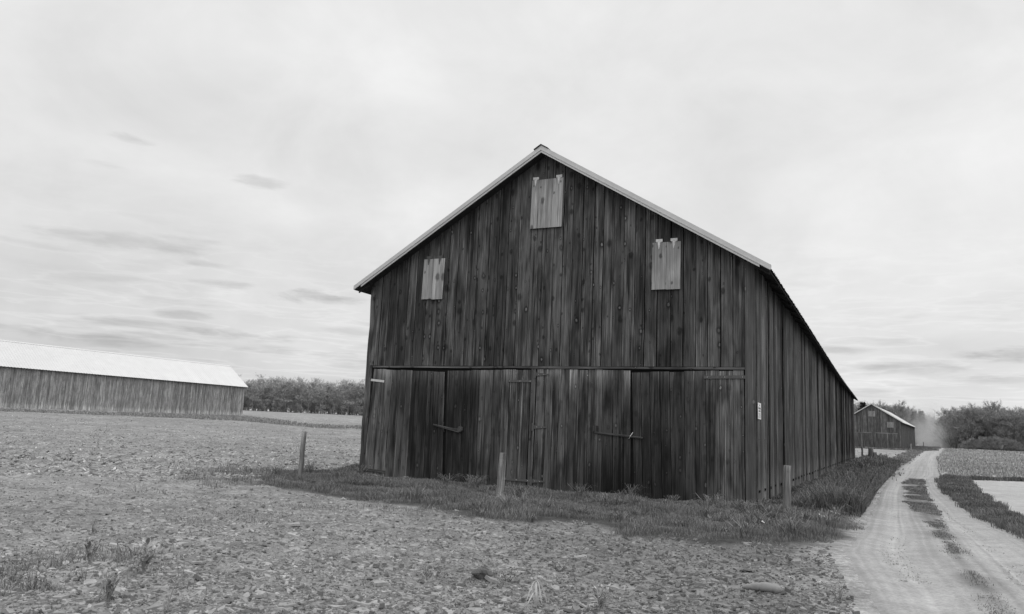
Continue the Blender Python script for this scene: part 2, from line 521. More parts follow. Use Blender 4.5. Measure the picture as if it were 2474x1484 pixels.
# beyond the crest the road runs on into the gap in the wood
ext_l = [at(2228, 262)[:2], at(2240, 330)[:2], at(2243, 420)[:2]]
ext_r = [at(2252, 420)[:2], at(2254, 330)[:2], at(2262, 262)[:2]]
ROADP = np.array(list(map(tuple, rl)) + ext_l + ext_r + list(map(tuple, rr)))
STRIPP = gp(zp([(430, 750), (470, 730), (540, 735), (548, 800), (565, 850), (610, 905), (655, 1000), (705, 1090), (765, 1140), (805, 1220), (885, 1300),
                (995, 1400), (1080, 1500), (900, 1500), (800, 1340), (700, 1200), (620, 1080), (560, 990), (480, 910), (440, 860)]))
VERGE_R = gp(zp([(608, 745), (650, 728), (780, 735), (820, 790), (900, 850), (1000, 910), (1094, 965), (1300, 1075), (1300, 1175), (1094, 1072),
                 (960, 1007), (860, 962), (780, 902), (690, 842), (635, 795)]))
BAREP = gp(zp([(795, 740), (1094, 750), (1400, 760), (1700, 1100), (1300, 1075), (1094, 965), (1000, 910), (900, 850), (820, 790)]))
BANKP = gp(zp([(770, 729), (1094, 740), (1400, 748), (1400, 761), (1094, 751), (800, 742)]))
WEEDY = gp(zp([(655, 566), (1094, 585), (1400, 598), (1400, 745), (1094, 738), (780, 727), (640, 715), (620, 650), (614, 617), (642, 592)]))
MIDGR = gp(zp([(350, 742), (380, 708), (415, 665), (460, 630), (500, 600), (540, 568), (480, 563), (440, 590), (380, 620), (330, 650), (280, 660), (260, 700)]))
GFRONT = gp([(610, 1166), (650, 1178), (720, 1190), (800, 1203), (862, 1216), (1000, 1224), (1130, 1246), (1230, 1256), (1310, 1258), (1420, 1264),
             (1500, 1290), (1570, 1296), (1700, 1310), (1800, 1318), (1900, 1320), (1985, 1318), (2045, 1300), (2068, 1262), (2092, 1215), (2112, 1180), (2140, 1155),
             (2160, 1140), (2125, 1118), (2070, 1115), (2040, 1122), (1950, 1170), (1880, 1205), (1827, 1224), (1500, 1200), (1200, 1176),
             (880, 1150), (868, 1118), (800, 1136), (700, 1140), (620, 1150)])
GTHIN = gp([(430, 1140), (560, 1132), (720, 1140), (640, 1172), (520, 1176), (440, 1162)])
GLEFT = gp([(-60, 984), (0, 989), (200, 995), (400, 1000), (590, 1006), (660, 1013), (735, 1024), (815, 1029), (882, 1031), (900, 1036), (815, 1036), (735, 1032), (590, 1018),
            (400, 1009), (200, 1001), (-60, 992)])
# main barn frame: local x to the right along the gable wall, local y along the long side
BC = (6.627, 20.838); PSI = 0.45346; BW = 12.762; BL = 68.54
ZE, ZR, ZH = 6.352, 10.262, 3.495
KS = (ZR - ZE) / (BW / 2)
cP, sP = math.cos(PSI), math.sin(PSI)


def b2w(x, y, C=BC, p=PSI):
    return (C[0] + x * math.cos(p) + y * math.sin(p), C[1] - x * math.sin(p) + y * math.cos(p))


BARNP = np.array([b2w(0, 0), b2w(-BW, 0), b2w(-BW, BL), b2w(0, BL)])
LC = (-50.641, 149.607); LPSI = .525; LWD = 10.454; LZ0 = 1.55; LZE, LZR = 7.594, 11.349; LLEN = 78.0
FC = (84.721, 167.868); FPSI = .537; FWD = 11.154; FZ0 = .60; FZE, FZR = 6.702, 10.21; FLEN = 48.96
LBP = np.array([b2w(0, 0, LC, LPSI), b2w(-LWD, 0, LC, LPSI), b2w(-LWD, -LLEN, LC, LPSI), b2w(0, -LLEN, LC, LPSI)])
FBP = np.array([b2w(0, 0, FC, FPSI), b2w(-FWD, 0, FC, FPSI), b2w(-FWD, FLEN, FC, FPSI), b2w(0, FLEN, FC, FPSI)])


def relief(x, y):
    """clods and stones of the ploughed field, fading with distance and away from road and grass"""
    d = np.hypot(x, y)
    h = (fbm(x * .55 + 7, y * .55, 2) - .5) * .10 + (fbm(x * 1.3, y * 1.3, 3) - .5) * .16 + (fbm(x * 5 + 9, y * 5, 2) - .5) * .08 * sstep(d, 60, 25)
    h = h + (fbm(x * 16, y * 16 + 3, 2) - .5) * .03 * sstep(d, 22, 11)
    # shallow harrow furrows parallel with the barn front
    t = -(x - BC[0]) * sP * -1 + 0
    u = (x - BC[0]) * math.sin(PSI) + (y - BC[1]) * math.cos(PSI)
    band = sstep(-u, 3.0, 5.0) * sstep(-u, 12.0, 8.0)
    h = h + .02 * np.sin(u * 8.5 + 2.2 * fbm(x * .6, y * .6, 2)) * band * sstep(fbm(x * .4 + 3, y * .4, 2), .42, .6)
    return h


def ground_z(x, y):
    x = np.asarray(x, float); y = np.asarray(y, float)
    s = np.maximum(np.maximum(sdist(x, y, ROADP), sdist(x, y, BAREP)), -50)
    k = sstep(-s, -.05, .8)
    s2 = sdist(x, y, GFRONT)
    kk = k * (1 - .6 * sstep(s2, -.2, .8))
    return base_z(x, y) + relief(x, y) * kk * sstep(np.hypot(x, y), 400, 80) - .035 * sstep(s, -.02, .5)


# ------------------------------------------------------------------ ground sheet (polar grid about the viewpoint)
def build_ground():
    fr = np.radians(np.linspace(-42, 42, 900))
    bk = np.radians(np.linspace(42, 318, 120)[1:-1])
    az = np.concatenate([fr, bk]); nA = len(az)
    r = np.concatenate([[1.2], np.geomspace(3.0, 420, 430), np.geomspace(440, 4500, 24)]); nR = len(r)
    A, RR = np.meshgrid(az, r)
    x = (RR * np.sin(A)).ravel(); y = (RR * np.cos(A)).ravel()
    z = ground_z(x, y)
    d = np.hypot(x, y)
    nz = (fbm(x * .9, y * .9, 4) - .5) * 1.6
    veg = np.maximum(sstep(sdist(x, y, GFRONT) + nz * .5, -.1, .35), sstep(sdist(x, y, VERGE_R) + nz * .5, -.1, .3))
    veg = np.maximum(veg, .9 * sstep(sdist(x, y, GLEFT) + nz, -.3, 1.0))
    veg = np.maximum(veg, .45 * sstep(sdist(x, y, GTHIN) + nz, -.3, 1.4))
    veg = np.maximum(veg, .8 * sstep(sdist(x, y, BANKP) + nz * .3, -.2, .5))
    veg = np.maximum(veg, .38 * sstep(sdist(x, y, WEEDY) + nz * .4, -.1, 1.0))
    veg = np.maximum(veg, .55 * sstep(sdist(x, y, MIDGR) + nz * .8, -.3, 1.5))
    veg = np.maximum(veg, .85 * sstep(sdist(x, y, FBP) + nz, -7, -3.5))
    az_d = np.degrees(np.arctan2(x, y))
    wood_ = np.where(az_d < 5, sstep(d, 262, 268), np.where(az_d > 28.9, sstep(d, 244, 250), 0))
    veg = np.maximum(veg, wood_)
    zone = sstep(d + nz * 3, 95, 150) * sstep(az_d, 6, -5) + .9 * sstep(d, 90, 110) * sstep(az_d, 20, 23)
    wet = sstep(x + .25 * (y - 9) + nz * 1.3, -2.2, 3.0) * sstep(d, 24, 15)
    rd = sdist(x, y, ROADP)
    dusty = sstep(rd + nz * .5, -.9, .1) * (az_d > 8)
    wet = wet * (1 - dusty) 
    zone = np.maximum(zone, 1.9 * dusty * sstep(d, 90, 40))
    wet = wet * (.75 + .5 * (fbm(x * .7 + 2, y * .7, 3) - .5) * 2)
    i = np.arange(nR - 1)[:, None] * nA; j = np.arange(nA)[None]; j2 = (j + 1) % nA
    Fq = np.stack([i + j, i + nA + j, i + nA + j2, i + j2], -1).reshape(-1, 4)[:, ::-1]
    V = np.stack([x, y, z], 1)
    V = np.vstack([V, [[0, 0, 0.0]]])
    c = len(V) - 1
    jj = np.arange(nA)
    Ft = np.stack([np.full(nA, c), jj, (jj + 1) % nA], -1)[:, ::-1]
    ap = lambda a: np.append(a, 0)
    o = mesh_np('ground', V, [Fq, Ft], [M_GROUND], attrs={'veg': ap(veg), 'zone': ap(zone), 'wet': ap(wet)}, smooth=True)
    tag(o, kind='structure')


build_ground()


def strip_mask(x, y):
    thr = np.interp(np.hypot(x, y), [8, 14, 22, 30, 45], [.45, .43, .37, .22, .05])
    return fbm(x * 1.6, y * 1.0, 4) - thr


def build_sheet(name, poly, mat, cross, lift=.004, tracks=False):
    """road-like sheet: rows of points between a left and a right border"""
    L, Rr = np.array(cross[0]), np.array(cross[1])

    def resample(Pl, n):
        s = np.concatenate([[0], np.cumsum(np.hypot(*np.diff(Pl, axis=0).T))])
        # spend more rows near the viewer
        q = np.interp(np.linspace(0, 1, n) ** 1.8, s / s[-1], np.arange(len(s)))
        return np.stack([np.interp(q, np.arange(len(s)), Pl[:, 0]), np.interp(q, np.arange(len(s)), Pl[:, 1])], 1)
    n, mcol = 520, 64
    a, b = resample(L, n), resample(Rr, n)
    u = np.linspace(0, 1, mcol)[None, :, None]
    P = a[:, None] * (1 - u) + b[:, None] * u
    x, y = P[..., 0], P[..., 1]
    # ragged borders
    e = np.minimum(u[..., 0], 1 - u[..., 0]) * np.ones_like(x)
    wd = np.hypot(*(b - a).T)[:, None]
    jit = (fbm(x * 1.7, y * 1.7, 4) - .5) * np.minimum(.9, wd * .16)
    dirv = (b - a) / np.maximum(wd, 1e-6)
    k = (1 - np.clip(e / .08, 0, 1))
    x = x + dirv[:, None, 0] * jit * k; y = y + dirv[:, None, 1] * jit * k
    z = base_z(x, y) + lift + (fbm(x * 2.5, y * 2.5, 3) - .5) * .02 * np.clip(e / .05, 0, 1)
    uu = u[..., 0] * np.ones_like(x)
    rut = np.ones_like(x)
    if tracks:
        for c in (.24, .72):
            z = z - .03 * np.exp(-((uu - c) / .09) ** 2)
        rut = .92 + .16 * (np.exp(-((uu - .24) / .13) ** 2) + np.exp(-((uu - .74) / .13) ** 2))
        rut *= .90 + .30 * (vnoise(uu * 60 + 3, y * .10) - .4) + .14 * (vnoise(uu * 170, y * .3) - .5)
        rut *= 1 - .25 * (1 - np.clip(e / .06, 0, 1))
    if tracks:
        sv = sdist(x, y, STRIPP) + (fbm(x * 1.3, y * .9, 3) - .5) * .5
        rut *= 1 - .45 * sstep(sv, -.15, .25) * sstep(strip_mask(x, y), -.06, .03)
    z = z - .03 * (1 - np.clip(e / .02, 0, 1))
    V = np.stack([x, y, z], -1).reshape(-1, 3)
    i = np.arange(n - 1)[:, None] * mcol; j = np.arange(mcol - 1)[None]
    Fq = np.stack([i + j, i + j + 1, i + mcol + j + 1, i + mcol + j], -1).reshape(-1, 4)
    o = mesh_np(name, V, [Fq], [mat], attrs={'rut': rut.ravel()}, smooth=True)
    return tag(o, kind='structure')


build_sheet('road', ROADP, M_ROAD, (list(map(tuple, rl)) + ext_l, [tuple(q) for q in rr[::-1]] + ext_r[::-1]), tracks=True)
bl_ = BAREP
build_sheet('bare_field', BAREP, M_BARE, ([bl_[8], bl_[7], bl_[6], bl_[5], bl_[4]][::-1] + [bl_[0]], [bl_[3], bl_[2], bl_[1], bl_[0] + np.array([.6, 0])]), lift=.006)

# ------------------------------------------------------------------ main barn
barn = empty('tobacco_barn', (BC[0], BC[1], 0), -PSI)
tag(barn, 'large dark weathered board barn with two pairs of big doors, nearest the viewer', 'barn')


def roof_under(x, kk=KS, zr=ZR, wd=BW):
    return zr - kk * abs(x + wd / 2)


def boards_gable(mb, x0, x1, zlo, roofz, wlo, whi, y_front=0.0, th=.025, tone=(.6, 1.45), ztone=None, gap=(.009, .02), nseg=7):
    x = x0
    while x < x1 - .02:
        wd = min(R.uniform(wlo, whi), x1 - x)
        if x1 - x - wd < wlo * .5: wd = x1 - x
        g = R.uniform(*gap)
        xa, xb = x + g / 2, x + wd - g / 2
        yo = y_front - R.uniform(0, .012)
        tn = R.uniform(*tone)
        rid = R.random() * 60
        za = zlo if not callable(zlo) else zlo(x + wd / 2)
        V = []; wc = []; tt = []
        jl = [R.uniform(-.003, .003) for _ in range(nseg + 1)]; jr = [R.uniform(-.003, .003) for _ in range(nseg + 1)]
        for s in range(nseg + 1):
            f = s / nseg
            for (xx, jj, ed, yq) in ((xa, jl[s], 1.0, th), (xa, jl[s], 1.35, .007), (xa + .012, jl[s], 1.2, 0), (xa + .05, jl[s], .95, 0), (xb - .05, jr[s], .95, 0), (xb - .012, jr[s], 1.2, 0), (xb, jr[s], 1.35, .007), (xb, jr[s], 1.0, th)):
                zt = roofz(xx)
                zz_ = za + (zt - za) * f
                V.append((xx + jj, yo + yq, zz_)); wc.append((xx + rid * 7, zz_, rid)); tt.append(tn * ed)
        Fc = []
        for s in range(nseg):
            o = s * 8
            Fc += [(o + j, o + (j + 1) % 8, o + 8 + (j + 1) % 8, o + 8 + j) for j in range(8)]
        Fc += [tuple(range(8))[::-1], tuple(nseg * 8 + j for j in range(8))]
        mb.add(V, Fc, wc, tt)
        x += wd


mb = MB()
boards_gable(mb, -BW + .02, -.255, ZH + .03, lambda x: roof_under(x) - .01, .30, .43, gap=(.012, .032))
# backing seen through the gaps
mb.add([(-BW + .05, .06, ZH + .05), (-.05, .06, ZH + .05), (-.05, .06, ZE - .05), (-BW / 2, .06, ZR - .1), (-BW + .05, .06, ZE - .05)], [(0, 1, 2, 3, 4)], None, 1, 1)
mb.build('gable_wall', [M_WOOD, M_DARK], barn)
mb = MB(); mb.box(-BW + .24, -.262, -.035, .03, ZH - .045, ZH + .018, tone=1.25); mb.build('header_board', M_WOOD, barn)
mb = MB(); mb.box(-.25, .0, -.03, .03, -.45, roof_under(-.2) - .02, tone=1.0); mb.box(-.03, .012, .032, .10, -.45, ZE - .02, tone=1.3); mb.build('corner_board', M_CORNER, barn)
mb = MB()
mb.tube([(-BW + .05 + .012 * math.sin(i * 1.3), .06, -.2 + i * (ZE + .1) / 14) for i in range(15)], [.118 + .008 * math.sin(i * 2.1) for i in range(15)], 12, tone=1.5)
cp = mb.build('corner_post', M_WOOD, barn, smooth=True)
mb = MB(); mb.tube([(-BW + .05, .06, -.42), (-BW + .05, .06, -.19)], [.17, .15], 12); mb.build('footing', M_CONC, cp)
mb = MB(); mb.box(-6.605, -6.455, -.022, .06, -.35, ZH - .05, tone=1.15); mb.build('door_post', M_WOOD, barn)


# --- doors: corner heights measured on the photograph (a = distance left of the near corner)
def door(tl, tr, bl, br, n, label, dark):
    """tl, tr, bl, br = (a, z) of the corners; dark(u, v) = stain along the leaf"""
    mb = MB()
    us = np.cumsum([0] + [R.uniform(.75, 1.25) for _ in range(n)]); us = us / us[-1]
    nv = 12

    def pt(u, v):
        a = (tl[0] * (1 - u) + tr[0] * u) * v + (bl[0] * (1 - u) + br[0] * u) * (1 - v)
        z = (tl[1] * (1 - u) + tr[1] * u) * v + (bl[1] * (1 - u) + br[1] * u) * (1 - v)
        return -a, z
    for i in range(n):
        g = R.uniform(.0015, .0034)
        u0, u1 = us[i] + g, us[i + 1] - g
        yo = .004 - R.uniform(0, .012); th = .026; rid = R.random() * 60; tn = R.uniform(.75, 1.25); dz_ = R.uniform(-.02, .008); db = R.uniform(-.05, .03)
        V = []; wc = []; tt = []
        for s in range(nv + 1):
            v = s / nv
            eu = .02 / 2.8
            for (u, ed, yq) in ((u0, 1, th), (u0, 1.3, .007), (u0 + eu, 1.15, 0), (u0 + 2 * eu, .97, 0), (u1 - 2 * eu, .97, 0), (u1 - eu, 1.15, 0), (u1, 1.3, .007), (u1, 1, th)):
                x, z = pt(u, v)
                z += dz_ * v + db * (1 - v)
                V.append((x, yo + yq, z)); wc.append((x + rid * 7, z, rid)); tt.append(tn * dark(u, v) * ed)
        Fc = []
        for s in range(nv):
            o = s * 8
            Fc += [(o + j, o + (j + 1) % 8, o + 8 + (j + 1) % 8, o + 8 + j) for j in range(8)]
        Fc += [tuple(range(8))[::-1], tuple(nv * 8 + j for j in range(8))]
        mb.add(V, Fc, wc, tt)
    o = mb.build('door', M_DOOR, barn)
    if label: o['label'] = label
    return o


ss1 = lambda x, a, b: float(sstep(np.float64(x), a, b))
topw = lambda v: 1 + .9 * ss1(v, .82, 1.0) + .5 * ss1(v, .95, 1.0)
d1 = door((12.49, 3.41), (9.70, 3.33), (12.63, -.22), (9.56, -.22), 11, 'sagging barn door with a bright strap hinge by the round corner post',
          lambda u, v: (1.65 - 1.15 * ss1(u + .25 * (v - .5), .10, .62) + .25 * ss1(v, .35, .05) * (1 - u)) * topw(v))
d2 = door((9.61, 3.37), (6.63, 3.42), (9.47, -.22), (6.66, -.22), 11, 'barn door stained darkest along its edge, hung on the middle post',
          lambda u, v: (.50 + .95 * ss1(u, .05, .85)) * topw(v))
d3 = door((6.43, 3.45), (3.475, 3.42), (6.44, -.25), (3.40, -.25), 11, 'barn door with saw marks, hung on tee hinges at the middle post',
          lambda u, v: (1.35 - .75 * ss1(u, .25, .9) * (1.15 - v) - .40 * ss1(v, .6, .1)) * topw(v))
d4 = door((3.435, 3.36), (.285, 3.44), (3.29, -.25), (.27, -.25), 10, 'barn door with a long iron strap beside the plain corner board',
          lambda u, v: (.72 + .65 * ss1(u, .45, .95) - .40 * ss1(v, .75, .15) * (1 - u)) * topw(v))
mb = MB(); mb.add([(-BW + .1, .07, -.3), (-.1, .07, -.3), (-.1, .07, ZH), (-BW + .1, .07, ZH)], [(0, 1, 2, 3)]); mb.build('dark_backing', M_DARK, barn)  # near-black sheet behind the doors; shade of the unlit interior put into its colour
YF = -.014


def strap(parent, a0, z0, a1, z1, wd, mat, w2=None, th=.012, name='hinge', bolts=True):
    mb = MB(); mb.bar((-a0, YF, z0), (-a1, YF, z1), wd, th, mi=0, w2=w2)
    if bolts:
        for f in (.08, .5, .92):
            c = Vector((-a0, YF - th, z0)).lerp(Vector((-a1, YF - th, z1)), f)
            mb.tube([c + Vector((0, .003, 0)), c + Vector((0, -.008, 0))], [.014, .009], 6, mi=1)
    return mb.build(name, [mat, M_GALV], parent)


strap(d1, 12.56, 3.03, 12.02, 2.985, .075, M_GALV)
strap(d1, 12.66, .06, 11.74, .02, .085, M_WOOD, th=.03, bolts=False, name='bottom_strap')
strap(d2, 7.39, 3.055, 6.57, 3.06, .07, M_IRON)
strap(d2, 7.42, .075, 6.52, .08, .07, M_IRON)
strap(d4, 1.36, 3.235, .23, 3.25, .085, M_IRON)
strap(d4, 1.02, -.14, .28, -.15, .09, M_WOOD, th=.03, bolts=False, name='bottom_strap')
for z in (3.27, 1.68, .085):
    mb = MB(); mb.bar((-6.44, YF - .003, z), (-6.04, YF - .003, z + .0), .11, .010, w2=.03)
    mb.bar((-6.485, -.024, z - .12), (-6.485, -.024, z + .12), .075, .010)
    mb.tube([(-6.445, -.03, z - .07), (-6.445, -.03, z + .07)], .014, 6)
    for f in (.2, .6): mb.tube([(-6.44 + .4 * f, -.02, z), (-6.44 + .4 * f, -.034, z)], [.012, .007], 6, mi=1)
    mb.build('hinge', [M_IRON, M_GALV], d3)
# latches
mb = MB(); mb.bar((-9.99, -.02, 1.62), (-9.02, -.045, 1.46), .045, .03, w2=.10); mb.tube([(-9.0, -.02, 1.51), (-9.0, -.075, 1.51)], [.10, .085], 14); mb.build('latch_bar', M_WOOD, d2)
mb = MB(); mb.tube([(-9.62, -.02, 1.70), (-9.60, -.08, 1.62), (-9.585, -.085, 1.52), (-9.58, -.02, 1.40)], .009, 5); mb.build('wire_loop', M_IRON, d1)
mb = MB(); mb.bar((-4.51, -.02, 1.60), (-3.06, -.03, 1.50), .05, .032); mb.box(-4.56, -4.42, -.05, -.012, 1.62, 1.79); mb.build('latch_bar', M_DOOR, d3)
mb = MB(); mb.tube([(-3.47, -.02, 1.46), (-3.42, -.075, 1.53), (-3.36, -.02, 1.64)], .011, 5); mb.build('hook', M_GALV, d4)


# --- loft shutters
def shutter(aL, aR, zb, zt, n, label, bend=0.0, hmat=None):
    mb = MB()
    xs = np.linspace(-aL, -aR, n + 1) + np.array([0] + [R.uniform(-.03, .03) for _ in range(n - 1)] + [0])
    for i in range(n):
        rid = R.random() * 60; tn = R.uniform(.88, 1.12)
        x0, x1 = xs[i] + .004, xs[i + 1] - .004
        zz0 = zb + R.uniform(-.015, .01)
        V = []; wc = []; tt = []
        ns = 6
        for s in range(ns + 1):
            f = s / ns; z = zz0 + (zt - zz0) * f
            yo = -.016 - .03 * (1 - f)
            for xx in (x0, x1):
                for yy in (yo - .022, yo):
                    V.append((xx, yy, z)); wc.append((xx + rid * 7, z, rid)); tt.append(tn)
        Fc = []
        for s in range(ns):
            o = s * 4
            Fc += [(o, o + 2, o + 6, o + 4), (o + 3, o + 1, o + 5, o + 7), (o + 2, o + 3, o + 7, o + 6), (o + 1, o, o + 4, o + 5)]
        Fc += [(0, 1, 3, 2), (ns * 4, ns * 4 + 2, ns * 4 + 3, ns * 4 + 1)]
        mb.add(V, Fc, wc, tt)
    o = mb.build('shutter', M_SHUT, barn)
    o['label'] = label
    wd = aL - aR
    for f in (.24 if n == 2 else .12, .76 if n == 2 else .86):
        xx = -aL + wd * f
        mb = MB()
        mb.box(xx - .10, xx + .10, -.036, -.010, zt + .02, zt + .10)
        mb.tube([(xx - .075, -.038, zt + .012), (xx + .075, -.038, zt + .012)], .012, 6)
        mb.bar((xx, -.042, zt + .01), (xx, -.050, zt - .20), .085, .008, w2=.02)
        mb.build('hinge', hmat, o)


shutter(10.72, 9.91, 5.73, 7.10, 2, 'narrow two-board loft shutter under the left eave', hmat=M_IRON)
shutter(6.83, 5.75, 7.865, 9.46, 3, 'knotty three-board loft shutter below the ridge', hmat=M_GALV)
shutter(2.87, 2.03, 5.75, 7.15, 2, 'pale two-board loft shutter under the right eave', hmat=M_GALV)


# --- long walls, back wall
def long_wall(mb, x_out, sgn, y0, y1, z0, z1, wlo, whi, tone=(.55, 1.5), open_=.4, foot=.0, bolts=True, zfun=None, zfoot=None, vents=False):
    y = y0; cnt = 0
    while y < y1 - .02:
        wd = min(R.uniform(wlo, whi), y1 - y)
        if y1 - y - wd < wlo * .5: wd = y1 - y
        cnt += 1; vent = vents and cnt % 4 == 1
        en, ef = (0, 0)
        if vent: en, ef = ((R.uniform(.02, .07), 0) if R.random() < .45 else (0, R.uniform(.02, .12)))
        g = R.uniform(.006, .03)
        ya, yb = y + g / 2, y + wd - g / 2
        ang = R.uniform(-.16, .2) if R.random() < open_ else R.uniform(-.02, .03)
        if vents: ang = R.uniform(-.02, .03)
        off = R.uniform(0, .018)
        tn = R.uniform(*tone); rid = R.random() * 60
        zf = zfun(y) if zfun else z0
        zf += R.uniform(-.03, .03)
        V = []; wc = []; tt = []; ns = 5
        for s in range(ns + 1):
            f = (0, .07, .13, .2, .5, 1)[s]; z = zf + (z1 - zf) * f
            for yy, ex in ((ya, en), (yb, ef + math.sin(ang) * wd)):
                for t in (.0, -.024):
                    V.append((x_out + sgn * (off + ex + t), yy, z)); wc.append((yy + rid * 7, z, rid))
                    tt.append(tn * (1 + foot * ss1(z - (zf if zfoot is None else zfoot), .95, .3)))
        Fc = []
        for s in range(ns):
            o = s * 4
            Fc += [(o, o + 2, o + 6, o + 4), (o + 3, o + 1, o + 5, o + 7), (o + 2, o + 3, o + 7, o + 6), (o + 1, o, o + 4, o + 5)]
        Fc += [(0, 1, 3, 2), (ns * 4, ns * 4 + 2, ns * 4 + 3, ns * 4 + 1)]
        mb.add(V, Fc, wc, tt)
        if bolts and vent:
            zb = (zf if zfoot is None else zfoot) + .34
            ym = (ya + yb) / 2
            xo = x_out + sgn * (off + math.sin(ang) * wd / 2 + (en + ef) / 2)
            mb.box(xo, xo + sgn * .03, ym - .06, ym + .06, zb + R.uniform(-.02, .02), zb + .07, mi=1)
            if R.random() < .5: mb.box(xo, xo + sgn * .01, ym - .01, ym + .01, 1.58, 1.598, mi=1)
        y += wd


mb = MB()
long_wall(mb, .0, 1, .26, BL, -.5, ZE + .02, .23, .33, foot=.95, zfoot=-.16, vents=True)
mb.add([(-.06, .2, -.3), (-.06, BL - .1, -.3), (-.06, BL - .1, ZE - .05), (-.06, .2, ZE - .05)], [(0, 1, 2, 3)], None, 1, 1)
mb.build('side_wall', [M_SIDE, M_DARK], barn)
mb = MB()
long_wall(mb, -BW, -1, .2, BL, -.16, ZE + .02, .22, .32, bolts=False)
mb.add([(-BW + .06, .2, -.3), (-BW + .06, BL - .1, -.3), (-BW + .06, BL - .1, ZE - .05), (-BW + .06, .2, ZE - .05)], [(3, 2, 1, 0)], None, 1, 1)
mb.build('side_wall', [M_SIDE, M_DARK], barn)
mb = MB()
boards_gable(mb, -BW + .02, -.02, -.3, lambda x: roof_under(x) - .01, .28, .38, y_front=BL)
mb.build('back_wall', M_SIDE, barn)


# --- roofs
def make_roof(parent, wd, length, zr, kk, oe, og, mat, y0=0.0, cap=M_CAP, rib=.23, thick=.085, under=M_SHEATH, fringe=0.0, sag=0.0, ripple=.02, capz=.05):
    """two ribbed metal slopes over a boarded underside; local frame like the barns"""
    roof = empty('roof', (0, 0, 0)); attach(roof, parent)
    ya, yb = y0 - og, y0 + length + og
    sgz = lambda y: -sag * math.sin(math.pi * min(max((y - ya) / (yb - ya), 0), 1)) ** 2
    for s in (1, -1):
        mb = MB()
        xr = -wd / 2
        xe = xr + s * (wd / 2 + oe)
        ze = zr - kk * (wd / 2 + oe)
        # boarding
        n = 16
        V = []
        for i in range(n + 1):
            y = ya + (yb - ya) * i / n; q = sgz(y)
            V += [(xr, y, zr + q), (xe, y, ze + q), (xe, y, ze + .045 + q), (xr, y, zr + .045 + q)]
        Fc = []
        for i in range(n):
            o = i * 4
            Fc += [(o + 1, o, o + 4, o + 5), (o + 2, o + 1, o + 5, o + 6), (o + 3, o + 2, o + 6, o + 7)]
        Fc += [(0, 1, 2, 3), (n * 4 + 3, n * 4 + 2, n * 4 + 1, n * 4)]
        mb.add(V, Fc, None, 1, 1)
        # ribbed sheet
        nb = int((yb - ya) / rib); st = (yb - ya) / nb
        prof = []
        for i in range(nb):
            b0 = ya + i * st
            prof += [(b0, 0), (b0 + st * .62, 0), (b0 + st * .72, ripple), (b0 + st * .9, ripple)]
        prof.append((yb, 0))
        V = []
        ext = .05 * s
        for y, h in prof:
            q = sgz(y); j = R.uniform(-.012, .012)
            V += [(xr, y, zr + thick + h + q), (xe + ext + j * s, y, ze - kk * .05 + thick + h + q)]
        Fc = [(2 * i, 2 * i + 2, 2 * i + 3, 2 * i + 1) if s < 0 else (2 * i + 1, 2 * i + 3, 2 * i + 2, 2 * i) for i in range(len(prof) - 1)]
        mb.add(V, Fc, None, 1, 0)
        V2 = [(x, y, z - .012) for x, y, z in V]
        mb.add(V2, [f[::-1] for f in Fc], None, 1, 1)
        mb.build('roof_slope', [mat, under], roof)
    mb = MB()
    n = 20
    for i in range(n):
        y1_, y2_ = ya + (yb - ya) * i / n - (.06 if i == 0 else 0), ya + (yb - ya) * (i + 1) / n
        for s in (1, -1):
            q1, q2 = sgz(y1_), sgz(y2_); c = .24
            V = [(-wd / 2, y1_, zr + thick + capz + q1), (-wd / 2 + s * c, y1_, zr + thick + capz - kk * c + q1), (-wd / 2 + s * c, y2_, zr + thick + capz - kk * c + q2), (-wd / 2, y2_, zr + thick + capz + q2)]
            V += [(a, b, cc - .02) for a, b, cc in V]
            mb.add(V, [(0, 1, 2, 3) if s > 0 else (3, 2, 1, 0), (7, 6, 5, 4) if s > 0 else (4, 5, 6, 7), (0, 4, 5, 1) if s > 0 else (1, 5, 4, 0), (1, 5, 6, 2) if s > 0 else (2, 6, 5, 1)], None, 1)
    mb.build('ridge_cap', cap, roof)
    return roof


OG, OE = .42, .45
roof = make_roof(barn, BW, BL, ZR, KS, OE, OG, M_ROOF, sag=.18, capz=.135)


def rake(parent, wd, zr, kk, oe, yf, bands, mat, name='rake_trim'):
    for s in (1, -1):
        mb = MB()
        xr = -wd / 2; xe = xr + s * (wd / 2 + oe)
        for (z0, z1, y0, y1, mi, cut) in bands:
            xq = xe - s * cut
            za = lambda x: zr - kk * abs(x - xr)
            V = [(xr, y0, zr + z0), (xq, y0, za(xq) + z0), (xq, y0, za(xq) + z1), (xr, y0, zr + z1)]
            V += [(a, y1, c) for a, b, c in V]
            V = [(a, b + yf, c) for a, b, c in V]
            Fc = [(0, 1, 2, 3), (7, 6, 5, 4), (0, 4, 5, 1), (1, 5, 6, 2), (2, 6, 7, 3), (3, 7, 4, 0)]
            if s < 0: Fc = [f[::-1] for f in Fc]
            mb.add(V, Fc, None, 1, mi)
        mb.build(name, mat, parent)


rake(roof, BW, ZR, KS, OE, -OG, [(.055, .185, -.022, .05, 0, -.05), (.030, .055, -.040, .03, 0, -.03), (-.045, .030, -.012, .02, 1, .25)], [M_TRIM, M_GALV])
# rafter tails showing under the eaves
for s_ in (-1, 1):
    xi = -BW / 2 + s_ * (BW / 2 + .03)
    mb = MB(); mb.bar((xi, 0, ZR - KS * (BW / 2 + .03) - .10), (xi + s_ * .40, 0, ZR - KS * (BW / 2 + .43) - .07), .05, .11, up=(0, 0, 1))
    t0 = mb.build('rafter_tail', M_SHEATH, roof)
    t0.location.y = -.2
    for i in range(1, 40):
        t1_ = t0.copy(); COL.objects.link(t1_); t1_.location.y = i * BL / 40

